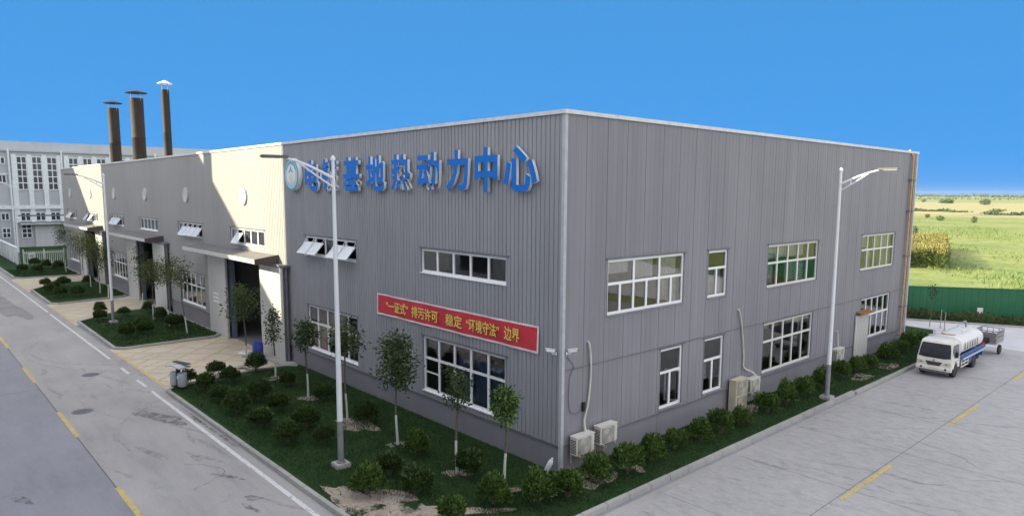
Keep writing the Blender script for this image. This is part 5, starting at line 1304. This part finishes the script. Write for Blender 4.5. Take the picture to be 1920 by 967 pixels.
for s in (-1, 1):
    b = MB(); b.tube([(s*0.90, 1.7, 0.86), (s*0.90, 5.8, 0.86)], 0.055, 8); b.build('side_pipe', MT['pale_blue_p'], TK, smooth=True)
    b = MB(); b.box(s*0.62, 2.95, 0.42, s*0.86, 3.5, 0.80); b.build('tool_box', MT['truck_blue'], TK, bevel=0.02)
    b = MB(); b.prism([(3.5, 0.55), (3.6, 0.84), (4.5, 0.84), (4.62, 0.55), (4.66, 0.55), (4.55, 0.88), (3.56, 0.88), (3.46, 0.55)], s*0.48, s*0.88, axis=0); b.build('mudguard', MT['truck_blue'], TK)
    b = MB(); b.box(s*0.83, 1.6, 0.40, s*0.87, 2.9, 0.46); b.box(s*0.83, 1.6, 0.60, s*0.87, 2.9, 0.66)
    for y in (1.65, 2.25, 2.85): b.box(s*0.835, y, 0.40, s*0.865, y+0.05, 0.80)
    b.build('side_guard', MT['cream'], TK)
b = MB(); b.box(-0.8, 5.75, 0.45, 0.8, 5.87, 0.78); b.build('rear_bumper', MT['truck_blue'], TK)

# ------------------------------------------------------------------ cargo tricycle behind the truck
TR3 = empty('cargo_tricycle', (4.10, 29.1, 0.006), 0, 'grey cage-bodied cargo tricycle parked close behind the water tanker', 'tricycle')
b = MB(); b.box(-0.55, 1.25, 0.62, 0.55, 2.75, 0.70); b.build('cargo_bed', MT['trim'], TR3)
b = MB()
for y in (1.25, 2.72):
    for x in (-0.55, -0.28, 0.0, 0.28, 0.52): b.box(x, y, 0.70, x+0.03, y+0.03, 1.38)
for x in (-0.55, 0.52):
    for i in range(1, 7): b.box(x, 1.25+i*0.21, 0.70, x+0.03, 1.28+i*0.21, 1.38)
for z in (0.88, 1.12, 1.36): b.box(-0.56, 1.24, z, 0.56, 1.27, z+0.04); b.box(-0.56, 2.73, z, 0.56, 2.76, z+0.04); b.box(-0.565, 1.27, z, -0.535, 2.73, z+0.04); b.box(0.535, 1.27, z, 0.565, 2.73, z+0.04)
b.box(0.54, 1.3, 0.70, 0.55, 2.7, 0.98); b.box(-0.5, 1.285, 0.70, 0.5, 1.295, 1.3)
b.build('cage', MT['steel'], TR3)
wheel('wheel', TR3, -0.52, 2.1, 0.27, 0.12); wheel('wheel', TR3, 0.52, 2.1, 0.27, 0.12)
b = MB(); b.lathe([(0.15, -0.05), (0.27, -0.05), (0.28, 0), (0.27, 0.05), (0.15, 0.05)], (0, -0.1, 0.28), 20, axis=0); fwh = b.build('wheel', MT['rubber'], TR3, smooth=True)
b = MB(); b.lathe([(0.16, -0.02), (0.03, -0.05), (0.03, 0.05), (0.16, 0.02)], (0, -0.1, 0.28), 16, axis=0); b.build('rim', MT['steel'], fwh)
b = MB(); b.tube([(0, -0.1, 0.28), (0, 0.12, 0.95)], 0.04, 8); b.tube([(0, 0.1, 0.9), (0, 0.35, 0.55), (0, 1.25, 0.55)], 0.05, 8); b.tube([(-0.36, 0.3, 1.08), (0, 0.15, 1.0), (0.36, 0.3, 1.08)], 0.02, 8); b.build('frame', MT['black'], TR3)
b = MB(); b.prism([(0.3, 0.66), (0.72, 0.66), (0.70, 0.82), (0.35, 0.88)], -0.14, 0.14, axis=0); b.build('fuel_tank', simple('tricycle_red', (0.42, 0.03, 0.04), 0.4), TR3, bevel=0.03)
b = MB(); b.prism([(0.72, 0.70), (1.2, 0.70), (1.22, 1.0), (1.14, 1.0), (1.1, 0.80), (0.72, 0.79)], -0.22, 0.22, axis=0); b.build('seat', MT['black'], TR3, bevel=0.02)
b = MB(); b.lathe([(0.09, -0.02), (0.07, -0.05), (0.02, -0.06)], (0, 0.06, 0.98), 14, axis=1); b.build('headlight', MT['trim'], TR3)
b = MB(); b.box(-0.14, 0.4, 0.32, 0.14, 0.75, 0.6); b.build('engine', MT['steel'], TR3)
# any prototype left unused
for i, p in enumerate(protos):
    if i not in used: bpy.data.objects.remove(p)

# ------------------------------------------------------------------ the air between here and the skyline
b = MB(); b.box(-4100, -800, -1.2, 2600, 6100, 32)
hz_m = bpy.data.materials.new('haze'); hz_m.use_nodes = True
ht = hz_m.node_tree; ht.nodes.clear()
ho = ht.nodes.new('ShaderNodeOutputMaterial'); hp = ht.nodes.new('ShaderNodeVolumePrincipled')
hp.inputs['Color'].default_value = (0.80, 0.88, 1.0, 1); hp.inputs['Density'].default_value = 0.00006; hp.inputs['Anisotropy'].default_value = 0.2
ht.links.new(hp.outputs[0], ho.inputs['Volume'])
hzo = b.build('haze', hz_m); hzo['kind'] = 'stuff'; hzo['label'] = 'thin pale air fading the far field and skyline'
